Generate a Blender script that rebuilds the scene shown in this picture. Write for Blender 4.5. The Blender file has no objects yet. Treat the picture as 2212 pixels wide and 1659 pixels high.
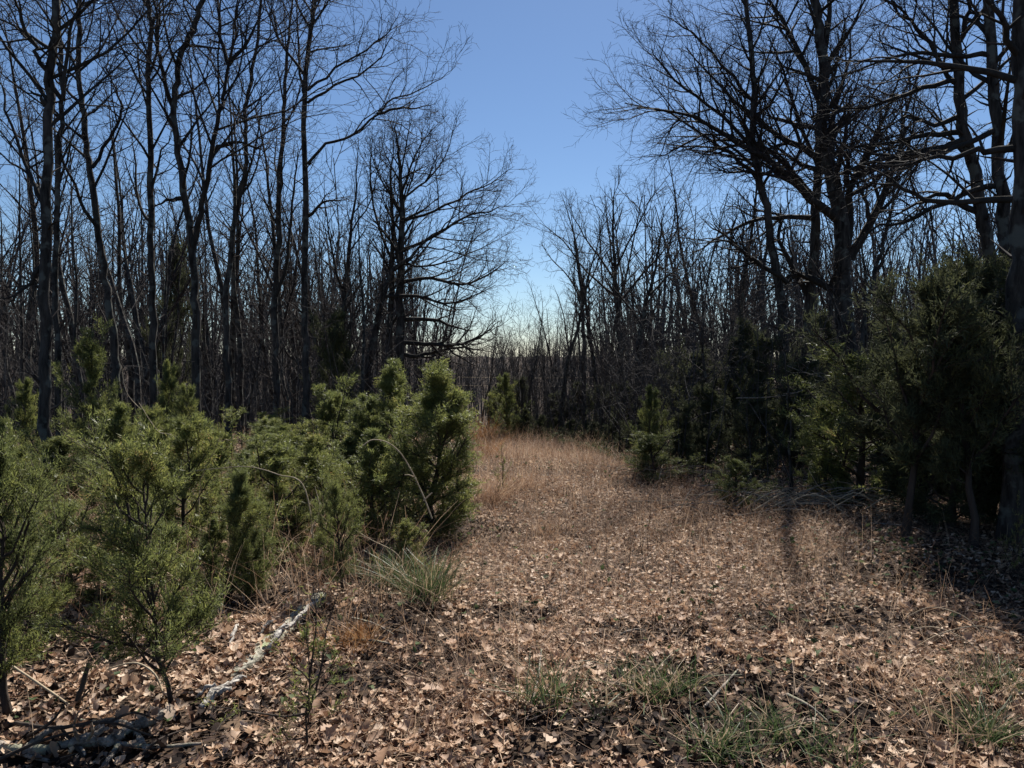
import bpy, math, random
import numpy as np
from mathutils import Vector

R = math.radians
rnd = random.Random(7)
nr = np.random.RandomState(11)
sc = bpy.context.scene

# ------------------------------------------------------------------ camera, light, exposure
EYE, PITCH, HFOV = 1.6, -2.37, 69.0
cam_d = bpy.data.cameras.new('camera')
cam = bpy.data.objects.new('camera', cam_d)
sc.collection.objects.link(cam)
cam_d.sensor_width = 36.0
cam_d.lens = 18.0 / math.tan(R(HFOV / 2))
cam_d.clip_start, cam_d.clip_end = 0.05, 6000
cam.location = (0, 0, EYE)
cam.rotation_euler = (R(90 + PITCH), 0, 0)
sc.camera = cam

SUN_EL, SUN_AZ = 46.0, 14.0            # azimuth: degrees to the right of the view direction (+Y)
world = bpy.data.worlds.new('World')
sc.world = world
world.use_nodes = True
wn = world.node_tree
bg = wn.nodes['Background']
sky = wn.nodes.new('ShaderNodeTexSky')
sky.sky_type = 'NISHITA'
sky.sun_disc = False
sky.sun_elevation = R(SUN_EL)
sky.sun_rotation = R(SUN_AZ)
sky.altitude = 600
sky.air_density = 1.0
sky.dust_density = 0.2
sky.ozone_density = 6.0
wn.links.new(sky.outputs[0], bg.inputs[0])
bg.inputs[1].default_value = 0.050
sd = bpy.data.lights.new('sun', 'SUN')
sd.energy = 5.0
sd.angle = R(0.53)
sd.color = (1.0, 0.95, 0.87)
sun = bpy.data.objects.new('sun', sd)
sc.collection.objects.link(sun)
sdir = Vector((math.sin(R(SUN_AZ)) * math.cos(R(SUN_EL)), math.cos(R(SUN_AZ)) * math.cos(R(SUN_EL)), math.sin(R(SUN_EL))))
sun.rotation_euler = sdir.to_track_quat('Z', 'Y').to_euler()
sun.location = (20, 40, 60)
sc.view_settings.view_transform = 'Standard'
sc.view_settings.look = 'None'
sc.view_settings.exposure = 1.0
sc.view_settings.gamma = 1.0
sc.view_settings.use_curve_mapping = False
sc.cycles.max_bounces = 5
sc.cycles.diffuse_bounces = 3
sc.cycles.transmission_bounces = 3
sc.cycles.transparent_max_bounces = 4

COL = sc.collection

# ------------------------------------------------------------------ terrain and pixel helpers
_YK = [-400, -20, 4, 12, 18.5, 22, 60, 130, 180, 330, 420, 3000]
_ZK = [0.0, 0.0, 0.0, -0.22, -0.50, -1.0, -6.0, -12.5, -14.0, -7.0, -9.0, -14.0]

def terrain(x, y):
    x = np.asarray(x, float); y = np.asarray(y, float)
    z = np.interp(y, _YK, _ZK)
    a = np.clip((np.abs(x) - 3) / 30, 0, 1)
    z = z + 0.05 * np.sin(x * 0.9 + 1.3) * np.sin(y * 0.7) + 0.025 * np.sin(x * 2.3) * np.cos(y * 1.9 + 0.5)
    z = z + a * 1.2 * np.sin(x * 0.05 + 0.6) * np.clip(y / 60, 0, 1)
    z = z + np.clip((y - 90) / 80, 0, 1) * (2.2 * np.sin(x * 0.021 + y * 0.004) + 1.4 * np.sin(x * 0.05 + 1.0))
    return z

def th(x, y):
    return float(terrain(x, y))

FPX = 1106.0 / math.tan(R(HFOV / 2))
_cp, _sp = math.cos(R(PITCH)), math.sin(R(PITCH))

def ray(u, v):
    x = (u - 1106.0) / FPX; z = -(v - 829.5) / FPX
    return (x, _cp - _sp * z, _sp + _cp * z)

def at(u, v, Y):
    r = ray(u, v); k = Y / r[1]
    return (r[0] * k, Y, EYE + r[2] * k)

def gp(u, v):
    r = ray(u, v); Y = 2.0
    while Y < 120:
        k = Y / r[1]
        if EYE + r[2] * k <= th(r[0] * k, Y): break
        Y += 0.02
    k = Y / r[1]
    return (r[0] * k, Y, th(r[0] * k, Y))

# ------------------------------------------------------------------ object helpers
def tag(o, label=None, cat=None, group=None, kind=None):
    if label: o['label'] = label
    if cat: o['category'] = cat
    if group: o['group'] = group
    if kind: o['kind'] = kind
    return o

def empty(name, loc, label=None, cat=None, group=None):
    o = bpy.data.objects.new(name, None)
    o.empty_display_size = 0.2
    o.location = loc
    COL.objects.link(o)
    return tag(o, label, cat, group)

def mesh_np(name, V, polys, mat, smooth=False):
    """V (n,3); polys: list of (m,k) index arrays"""
    V = np.ascontiguousarray(V, dtype=np.float32)
    me = bpy.data.meshes.new(name)
    polys = [np.asarray(p, np.int32) for p in polys if len(p)]
    nl = sum(p.size for p in polys); npoly = sum(len(p) for p in polys)
    me.vertices.add(len(V)); me.vertices.foreach_set('co', V.ravel())
    me.loops.add(nl); me.loops.foreach_set('vertex_index', np.concatenate([p.ravel() for p in polys]))
    me.polygons.add(npoly)
    st, k = [], 0
    for p in polys:
        st.append(k + np.arange(len(p)) * p.shape[1]); k += p.size
    me.polygons.foreach_set('loop_start', np.concatenate(st).astype(np.int32))
    if smooth: me.polygons.foreach_set('use_smooth', np.ones(npoly, bool))
    me.materials.append(mat)
    me.update(calc_edges=True)
    return me

def obj(name, me, parent=None, loc=None):
    o = bpy.data.objects.new(name, me)
    COL.objects.link(o)
    if parent is not None: o.parent = parent
    if loc is not None: o.location = loc
    return o

def tubes(polys, sides, cap=False):
    """polys: list of (pts, radii). Returns V, [quads]"""
    groups = {}
    for p, r in polys: groups.setdefault(len(p), []).append((p, r))
    Vs, Qs, off = [], [], 0
    for n, lst in groups.items():
        P = np.array([a for a, _ in lst], float); Rr = np.array([b for _, b in lst], float)
        m = len(lst)
        T = np.empty_like(P)
        T[:, 1:-1] = P[:, 2:] - P[:, :-2]; T[:, 0] = P[:, 1] - P[:, 0]; T[:, -1] = P[:, -1] - P[:, -2]
        T /= np.linalg.norm(T, axis=2, keepdims=True) + 1e-9
        ref = np.zeros((m, 1, 3)); D = P[:, -1] - P[:, 0]
        ax = np.argmin(np.abs(D), axis=1); ref[np.arange(m), 0, ax] = 1
        A = np.cross(T, ref); A /= np.linalg.norm(A, axis=2, keepdims=True) + 1e-9
        B = np.cross(T, A)
        th_ = np.arange(sides) * 2 * math.pi / sides
        c, s = np.cos(th_), np.sin(th_)
        V = P[:, :, None, :] + Rr[:, :, None, None] * (A[:, :, None, :] * c[None, None, :, None] + B[:, :, None, :] * s[None, None, :, None])
        idx = off + np.arange(m * n * sides).reshape(m, n, sides)
        a = idx[:, :-1, :]; b = idx[:, 1:, :]
        Q = np.stack([a, np.roll(a, -1, 2), np.roll(b, -1, 2), b], axis=-1).reshape(-1, 4)
        Vs.append(V.reshape(-1, 3)); Qs.append(Q); off += m * n * sides
        if cap:
            Qs_caps = idx[:, -1, :]
            if sides == 4: Qs.append(Qs_caps)
    return np.concatenate(Vs), [np.concatenate(Qs)]

def merge(parts):
    Vs, Ps, off = [], [], 0
    for V, polys in parts:
        Vs.append(V)
        for p in polys: Ps.append(np.asarray(p) + off)
        off += len(V)
    return np.concatenate(Vs), Ps

def catmull(pts, per=4):
    pts = [tuple(p) for p in pts]
    if len(pts) < 3: 
        a, b = np.array(pts[0]), np.array(pts[-1])
        return [tuple(a + (b - a) * i / per) for i in range(per + 1)]
    P = [np.array(p, float) for p in pts]
    P = [2 * P[0] - P[1]] + P + [2 * P[-1] - P[-2]]
    out = []
    for i in range(1, len(P) - 2):
        p0, p1, p2, p3 = P[i - 1:i + 3]
        for k in range(per):
            t = k / per
            out.append(tuple(0.5 * (2 * p1 + (p2 - p0) * t + (2 * p0 - 5 * p1 + 4 * p2 - p3) * t * t + (3 * p1 - p0 - 3 * p2 + p3) * t ** 3)))
    out.append(tuple(P[-2]))
    return out

def plen(pts):
    return sum(math.dist(a, b) for a, b in zip(pts, pts[1:]))

# ------------------------------------------------------------------ materials
def new_mat(name):
    m = bpy.data.materials.new(name); m.use_nodes = True
    nt = m.node_tree; nt.nodes.clear()
    out = nt.nodes.new('ShaderNodeOutputMaterial')
    return m, nt, out

def nn(nt, typ, **kw):
    n = nt.nodes.new(typ)
    for k, v in kw.items():
        if k.startswith('i_'):
            key = k[2:]
            n.inputs[int(key) if key.isdigit() else key].default_value = v
        else: setattr(n, k, v)
    return n

def ramp(nt, src, stops):
    r = nt.nodes.new('ShaderNodeValToRGB')
    el = r.color_ramp.elements
    while len(el) < len(stops): el.new(0.5)
    for e, (p, c) in zip(el, stops):
        e.position = p; e.color = (*c, 1)
    nt.links.new(src, r.inputs[0])
    return r

def leafy_mat(name, stops, transl, rough=0.6, use_obj=0.0, noise=None, spec=0.3):
    """thin foliage: colour differs from piece to piece"""
    m, nt, out = new_mat(name)
    g = nn(nt, 'ShaderNodeNewGeometry')
    src = g.outputs['Random Per Island']
    if use_obj or noise:
        add = nn(nt, 'ShaderNodeMath', operation='MULTIPLY_ADD'); nt.links.new(src, add.inputs[0])
        add.inputs[1].default_value = 1 - use_obj - (noise[1] if noise else 0)
        if use_obj:
            oi = nn(nt, 'ShaderNodeObjectInfo')
            mu = nn(nt, 'ShaderNodeMath', operation='MULTIPLY'); nt.links.new(oi.outputs['Random'], mu.inputs[0]); mu.inputs[1].default_value = use_obj
            last = mu.outputs[0]
        else: last = None
        if noise:
            tc = nn(nt, 'ShaderNodeNewGeometry')
            nz = nn(nt, 'ShaderNodeTexNoise'); nz.inputs['Scale'].default_value = noise[0]; nz.inputs['Detail'].default_value = 3
            nt.links.new(tc.outputs['Position'], nz.inputs['Vector'])
            mr = nn(nt, 'ShaderNodeMapRange'); mr.inputs[1].default_value = .32; mr.inputs[2].default_value = .68
            mr.inputs[3].default_value = 0; mr.inputs[4].default_value = noise[1]
            nt.links.new(nz.outputs[0], mr.inputs[0])
            if last is not None:
                a2 = nn(nt, 'ShaderNodeMath', operation='ADD'); nt.links.new(last, a2.inputs[0]); nt.links.new(mr.outputs[0], a2.inputs[1]); last = a2.outputs[0]
            else: last = mr.outputs[0]
        nt.links.new(last, add.inputs[2]); src = add.outputs[0]
    r = ramp(nt, src, stops)
    b = nn(nt, 'ShaderNodeBsdfPrincipled')
    b.inputs['Roughness'].default_value = rough
    b.inputs['Specular IOR Level'].default_value = spec
    nt.links.new(r.outputs[0], b.inputs['Base Color'])
    t = nn(nt, 'ShaderNodeBsdfTranslucent'); nt.links.new(r.outputs[0], t.inputs[0])
    mx = nn(nt, 'ShaderNodeMixShader'); mx.inputs[0].default_value = transl
    nt.links.new(b.outputs[0], mx.inputs[1]); nt.links.new(t.outputs[0], mx.inputs[2])
    nt.links.new(mx.outputs[0], out.inputs[0])
    return m

def bark_mat(name, dark, light, scale=14.0, stretch=0.18, bump=0.6, lichen=None):
    m, nt, out = new_mat(name)
    tc = nn(nt, 'ShaderNodeTexCoord')
    mp = nn(nt, 'ShaderNodeMapping'); mp.inputs['Scale'].default_value = (1, 1, stretch)
    nt.links.new(tc.outputs['Object'], mp.inputs[0])
    nz = nn(nt, 'ShaderNodeTexNoise'); nz.inputs['Scale'].default_value = scale; nz.inputs['Detail'].default_value = 5; nz.inputs['Roughness'].default_value = 0.65
    nt.links.new(mp.outputs[0], nz.inputs['Vector'])
    r = ramp(nt, nz.outputs[0], [(0.35, dark), (0.68, light)])
    col = r.outputs[0]
    if lichen:
        n2 = nn(nt, 'ShaderNodeTexNoise'); n2.inputs['Scale'].default_value = lichen[1]; n2.inputs['Detail'].default_value = 4
        nt.links.new(tc.outputs['Object'], n2.inputs['Vector'])
        mr = nn(nt, 'ShaderNodeMapRange'); mr.inputs[1].default_value = .54; mr.inputs[2].default_value = .62
        nt.links.new(n2.outputs[0], mr.inputs[0])
        mx = nn(nt, 'ShaderNodeMix', data_type='RGBA'); nt.links.new(mr.outputs[0], mx.inputs[0]); nt.links.new(col, mx.inputs[6]); mx.inputs[7].default_value = (*lichen[0], 1)
        col = mx.outputs[2]
    b = nn(nt, 'ShaderNodeBsdfPrincipled'); b.inputs['Roughness'].default_value = 0.9; b.inputs['Specular IOR Level'].default_value = 0.15
    nt.links.new(col, b.inputs['Base Color'])
    bp = nn(nt, 'ShaderNodeBump'); bp.inputs['Strength'].default_value = bump; bp.inputs['Distance'].default_value = 0.02
    nt.links.new(nz.outputs[0], bp.inputs['Height']); nt.links.new(bp.outputs[0], b.inputs['Normal'])
    nt.links.new(b.outputs[0], out.inputs[0])
    return m

M_BARK = bark_mat('bark', (0.012, 0.010, 0.009), (0.085, 0.076, 0.068), bump=1.0, lichen=((0.10, 0.104, 0.092), 6.0))
M_LIMB = bark_mat('limb_bark', (0.020, 0.018, 0.016), (0.050, 0.045, 0.040), bump=0.3)
M_TWIG = bark_mat('twig_bark', (0.026, 0.021, 0.020), (0.050, 0.041, 0.038), bump=0.0)
M_WOODFAR = bark_mat('far_wood_bark', (0.050, 0.047, 0.046), (0.105, 0.100, 0.098), bump=0.0)  # paler than the near bark: distant haze and scattered light put into the colour
M_BRUSH = bark_mat('brush_bark', (0.030, 0.026, 0.025), (0.095, 0.088, 0.084), bump=0.0)
M_GREYWOOD = bark_mat('weathered_wood', (0.055, 0.046, 0.038), (0.38, 0.33, 0.28), scale=22, stretch=1, bump=1.0, lichen=((0.24, 0.235, 0.17), 12.0))
M_CANE = bark_mat('pale_cane', (0.28, 0.22, 0.15), (0.46, 0.38, 0.27), scale=10, stretch=1, bump=0.1)
M_JBARK = bark_mat('cedar_bark', (0.026, 0.020, 0.017), (0.075, 0.058, 0.047), scale=20)
M_JUN = leafy_mat('cedar_foliage', [(0.0, (0.070, 0.086, 0.036)), (0.4, (0.135, 0.156, 0.055)), (0.66, (0.200, 0.215, 0.062)), (0.84, (0.270, 0.265, 0.085)), (0.91, (0.34, 0.22, 0.10)), (1.0, (0.36, 0.18, 0.08))], 0.55, 0.5, use_obj=0.15, noise=(3.2, 0.40), spec=0.35)
M_JUN_SHADED = leafy_mat('shaded_cedar_foliage', [(0.0, (0.045, 0.050, 0.032)), (0.55, (0.075, 0.083, 0.046)), (0.85, (0.115, 0.122, 0.050)), (1.0, (0.18, 0.175, 0.07))], 0.35, 0.75, use_obj=0.15, noise=(1.6, 0.35), spec=0.12)  # darker copy of the green cedar foliage, with shade put into its colour
M_LEAF = leafy_mat('dead_leaves', [(0.0, (0.038, 0.019, 0.012)), (0.25, (0.150, 0.080, 0.049)), (0.5, (0.370, 0.230, 0.147)), (0.75, (0.570, 0.410, 0.285)), (1.0, (0.76, 0.61, 0.47))], 0.32, 0.6, noise=(0.8, 0.2), spec=0.25)
M_DARK_LEAF = leafy_mat('near_black_leaves', [(0.0, (0.010, 0.008, 0.008)), (0.6, (0.030, 0.021, 0.018)), (0.85, (0.075, 0.05, 0.040)), (1.0, (0.26, 0.20, 0.16))], 0.12, 0.85, spec=0.08)
M_STRAW = leafy_mat('dry_grass', [(0.0, (0.13, 0.066, 0.040)), (0.5, (0.36, 0.225, 0.140)), (1.0, (0.66, 0.50, 0.35))], 0.35, 0.7, noise=(0.7, 0.25))
M_ORANGE = leafy_mat('broom_grass', [(0.0, (0.16, 0.075, 0.030)), (0.6, (0.33, 0.165, 0.065)), (1.0, (0.45, 0.28, 0.13))], 0.3, 0.6)
M_GREEN = leafy_mat('green_grass', [(0.0, (0.030, 0.055, 0.018)), (0.45, (0.070, 0.110, 0.038)), (0.74, (0.13, 0.16, 0.065)), (0.8, (0.33, 0.25, 0.15)), (1.0, (0.45, 0.34, 0.22))], 0.35, 0.5)
M_VINE = leafy_mat('ground_vine_leaves', [(0.0, (0.030, 0.050, 0.020)), (0.6, (0.070, 0.100, 0.038)), (1.0, (0.15, 0.17, 0.08))], 0.3, 0.7, spec=0.15)

def ground_mat():
    m, nt, out = new_mat('leafy_soil')
    g = nn(nt, 'ShaderNodeNewGeometry')
    v1 = nn(nt, 'ShaderNodeTexVoronoi'); v1.inputs['Scale'].default_value = 16; nt.links.new(g.outputs['Position'], v1.inputs['Vector'])
    nz = nn(nt, 'ShaderNodeTexNoise'); nz.inputs['Scale'].default_value = 1.1; nz.inputs['Detail'].default_value = 6; nt.links.new(g.outputs['Position'], nz.inputs['Vector'])
    sep = nn(nt, 'ShaderNodeSeparateColor'); nt.links.new(v1.outputs['Color'], sep.inputs[0])
    r1 = ramp(nt, sep.outputs[0], [(0, (0.018, 0.013, 0.010)), (0.4, (0.040, 0.027, 0.019)), (0.8, (0.085, 0.057, 0.039)), (1, (0.15, 0.105, 0.072))])
    r2 = ramp(nt, nz.outputs[0], [(0.35, (0.50, 0.48, 0.46)), (0.65, (1, 1, 1))])
    mx = nn(nt, 'ShaderNodeMix', data_type='RGBA', blend_type='MULTIPLY'); mx.inputs[0].default_value = 1
    nt.links.new(r1.outputs[0], mx.inputs[6]); nt.links.new(r2.outputs[0], mx.inputs[7])
    b = nn(nt, 'ShaderNodeBsdfPrincipled'); b.inputs['Roughness'].default_value = 0.95; b.inputs['Specular IOR Level'].default_value = 0.1
    nt.links.new(mx.outputs[2], b.inputs['Base Color'])
    bp = nn(nt, 'ShaderNodeBump'); bp.inputs['Strength'].default_value = 0.9; bp.inputs['Distance'].default_value = 0.03
    nt.links.new(sep.outputs[1], bp.inputs['Height']); nt.links.new(bp.outputs[0], b.inputs['Normal'])
    nt.links.new(b.outputs[0], out.inputs[0])
    return m
M_GROUND = ground_mat()

# ------------------------------------------------------------------ ground
def build_ground():
    xs = np.concatenate([-np.geomspace(16, 2500, 34)[::-1], np.arange(-15.5, 15.6, 0.5), np.geomspace(16, 2500, 34)])
    ys = np.concatenate([-np.geomspace(8, 500, 12)[::-1], np.arange(-7.5, 30, 0.5), np.geomspace(30.5, 3000, 60)])
    X, Y = np.meshgrid(xs, ys)
    V = np.stack([X, Y, terrain(X, Y)], -1).reshape(-1, 3)
    i = np.arange(len(xs) * len(ys)).reshape(len(ys), len(xs))
    Q = np.stack([i[:-1, :-1], i[:-1, 1:], i[1:, 1:], i[1:, :-1]], -1).reshape(-1, 4)
    return tag(obj('ground', mesh_np('ground', V, [Q], M_GROUND, True)), kind='structure')
ground = build_ground()

# ------------------------------------------------------------------ bare trees
def norm3(d):
    l = math.sqrt(d[0] * d[0] + d[1] * d[1] + d[2] * d[2]) + 1e-9
    return (d[0] / l, d[1] / l, d[2] / l)

def grow(p, d, L, r0, r1, n, wob, trop):
    pts, rad = [p], [r0]
    st = L / n
    for i in range(n):
        d = norm3((d[0] + rnd.gauss(0, wob), d[1] + rnd.gauss(0, wob), d[2] + rnd.gauss(0, wob) + trop))
        p = (p[0] + d[0] * st, p[1] + d[1] * st, p[2] + d[2] * st)
        pts.append(p); rad.append(r0 + (r1 - r0) * (i + 1) / n)
    return pts, rad

def kids(poly, n, t0, t1, ang, lf, rf, nseg, wob, trop, rmin=0.003, flat=0.0):
    pts, rad = poly
    m = len(pts) - 1
    az = rnd.uniform(0, 6.28)
    out = []
    for i in range(n):
        t = t0 + (t1 - t0) * (i + rnd.uniform(0.1, 0.9)) / n
        f = t * m; k = min(int(f), m - 1); f -= k
        a, b = pts[k], pts[k + 1]
        p = (a[0] + (b[0] - a[0]) * f, a[1] + (b[1] - a[1]) * f, a[2] + (b[2] - a[2]) * f)
        T = norm3((b[0] - a[0], b[1] - a[1], b[2] - a[2]))
        az += 2.4 + rnd.gauss(0, 0.5)
        ref = (0, 0, 1) if abs(T[2]) < 0.8 else (1, 0, 0)
        A = norm3((T[1] * ref[2] - T[2] * ref[1], T[2] * ref[0] - T[0] * ref[2], T[0] * ref[1] - T[1] * ref[0]))
        B = (T[1] * A[2] - T[2] * A[1], T[2] * A[0] - T[0] * A[2], T[0] * A[1] - T[1] * A[0])
        c, s = math.cos(az), math.sin(az) * (1 - flat)
        an = R(rnd.gauss(ang, 9)); ca, sa = math.cos(an), math.sin(an)
        d = tuple(T[j] * ca + (A[j] * c + B[j] * s) * sa for j in range(3))
        L = lf(t) * rnd.uniform(0.65, 1.25)
        rp = rad[k] + (rad[k + 1] - rad[k]) * f
        r0 = max(rmin, min(rp * rf, 0.5 * rp + 0.02 * L))
        r0 = min(r0, rp * 0.85)
        out.append(grow(p, d, L, max(r0, rmin), rmin * 0.8, nseg, wob, trop))
    return out

ZTOP = lambda y: EYE + 0.475 * y + 0.8          # top of the view at a distance: finer twigs only below it

def twigs_on(branch, lv2=True, dens=1.0, rmin=0.003, Y=12, near=True):
    """secondary branches, twigs and twiglets of one limb"""
    sec, tw = [], []
    L = plen(branch[0])
    s2 = kids(branch, max(2, int((2 + L * 2.6) * dens)), 0.22, 1.0, 42, lambda t: 0.46 * L * (1.05 - 0.62 * t) + 0.10, 0.6, 5, 0.20, 0.05, rmin * 1.2)
    for b in s2:
        sec.append(b)
        L2 = plen(b[0])
        hi = b[0][2][2] > ZTOP(Y)
        s3 = kids(b, max(2, int((2 + L2 * 3.6) * dens * (0.5 if hi else 1))), 0.2, 1.0, 40, lambda t: 0.45 * L2 * (1.05 - 0.55 * t) + 0.06, 0.6, 3, 0.22, 0.03, rmin)
        for c in s3:
            tw.append(c)
            if near and not hi:
                L3 = plen(c[0])
                if L3 > 0.14:
                    tw += kids(c, max(1, int((1.3 + L3 * 3.6) * dens)), 0.3, 1.0, 42, lambda t: 0.42 * L3 * (1.1 - 0.5 * t) + 0.05, 0.7, 2, 0.2, 0.02, rmin * 0.85)
    return sec, tw

def rel(pts, o):
    return [(p[0] - o[0], p[1] - o[1], p[2] - o[2]) for p in pts]

def hero_tree(spec):
    """a tree whose trunk and main limbs follow the photograph"""
    Y = spec['Y']; tr = spec['trunk']
    u0 = tr[0][0]
    bx = at(u0, 900, Y)[0]
    base = (bx, Y, th(bx, Y) - 0.05)
    dep = lambda i, k: k * i
    P = [base] + [at(u, v, Y) for u, v in tr]
    # drop trunk points under the ground or right above it
    P = [P[0]] + [p for p in P[1:] if p[2] > base[2] + 0.5]
    H = spec.get('H', 13.0)
    lean = norm3(tuple(P[-1][j] - P[-2][j] for j in range(3)))
    top = P[-1]
    if spec.get('extend', True):
        d = lean; hh = base[2] + H - top[2]; n = 4
        for i in range(n):
            d = norm3((d[0] * 0.85 + rnd.gauss(0, .06), d[1] + rnd.gauss(0, .08), d[2] + 0.1))
            top = (top[0] + d[0] * hh / n, top[1] + d[1] * hh / n, top[2] + d[2] * hh / n); P.append(top)
    pts = catmull(P, 4)
    nP = len(pts)
    # small natural wobble
    wob = spec.get('wob', 0.012)
    pts = [pts[0]] + [(p[0] + rnd.gauss(0, wob), p[1] + rnd.gauss(0, wob * 2), p[2]) for p in pts[1:]]
    zt = pts[-1][2]; zb = base[2]
    r0 = spec['w'] / 2 / FPX * Y
    rad = []
    for p in pts:
        f = (p[2] - zb) / (zt - zb)
        r = r0 * (max(0.02, 1 - f) ** 0.75)
        r *= 1 + 0.55 * math.exp(-(p[2] - zb) / 0.22)
        rad.append(max(r, 0.006) * rnd.uniform(0.96, 1.04))
    trunk = (pts, rad)
    limbs = []
    def rtrunk(z):
        return float(np.interp(z, [p[2] for p in pts], rad))
    for L in spec.get('limbs', []):
        k = L[0] if isinstance(L[0], (int, float)) else rnd.uniform(-0.5, 0.5)
        pl = L[1:] if isinstance(L[0], (int, float)) else L
        q, acc = [], 0.0
        for i, (u, v) in enumerate(pl):
            if i: acc += math.hypot(u - pl[i - 1][0], v - pl[i - 1][1]) / FPX * Y
            q.append(at(u, v, Y + k * acc))
        c = catmull(q, 3)
        if not spec.get('extend', True) or pl[-1][1] > 6:
            pass
        else:      # the limb runs on above the picture
            d = norm3(tuple(c[-1][j] - c[-2][j] for j in range(3)))
            e, _ = grow(c[-1], d, rnd.uniform(1.5, 2.6), 1, 1, 4, 0.1, 0.05); c += e[1:]
        c = [c[0]] + [(p[0] + rnd.gauss(0, .012), p[1] + rnd.gauss(0, .03), p[2] + rnd.gauss(0, .012)) for p in c[1:]]
        rs = spec.get('lr', 0.62) * rtrunk(c[0][2])
        n = len(c)
        limbs.append((c, [max(0.004, rs * (1 - i / n) ** 0.85) for i in range(n)]))
    n1 = spec.get('auto', 14)
    Lh = H * spec.get('spread', 0.17)
    auto = kids(trunk, n1, spec.get('t0', 0.34), 0.97, spec.get('ang', 44), lambda t: Lh * (1.25 - 0.85 * t), 0.5, 6, 0.10, spec.get('trop', 0.05), 0.004)
    limbs += auto
    root = empty(spec.get('name', 'bare_tree'), base, spec['label'], 'tree', spec.get('group'))
    V, Q = tubes([(rel(trunk[0], base), trunk[1])], 10)
    obj('trunk', mesh_np('trunk', V, Q, M_BARK, True), root)
    tw_all = []
    for lb in limbs:
        sec, tw = twigs_on(lb, dens=spec.get('dens', 1.22), Y=Y, rmin=spec.get('rmin', 0.003))
        parts = [tubes([(rel(lb[0], base), lb[1])], 6)]
        if sec: parts.append(tubes([(rel(p, base), r) for p, r in sec], 4))
        V, Q = merge(parts)
        obj('limb', mesh_np('limb', V, Q, M_LIMB, True), root)
        tw_all += tw
    # small shoots straight off the trunk
    tw_all += kids(trunk, 14, 0.12, 0.6, 60, lambda t: 0.5, 0.3, 4, 0.15, 0.02, 0.003)
    V, Q = tubes([(rel(p, base), r) for p, r in tw_all], 3)
    t = obj('twigs', mesh_np('twigs', V, Q, M_TWIG), root); t['kind'] = 'stuff'
    return root

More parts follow.
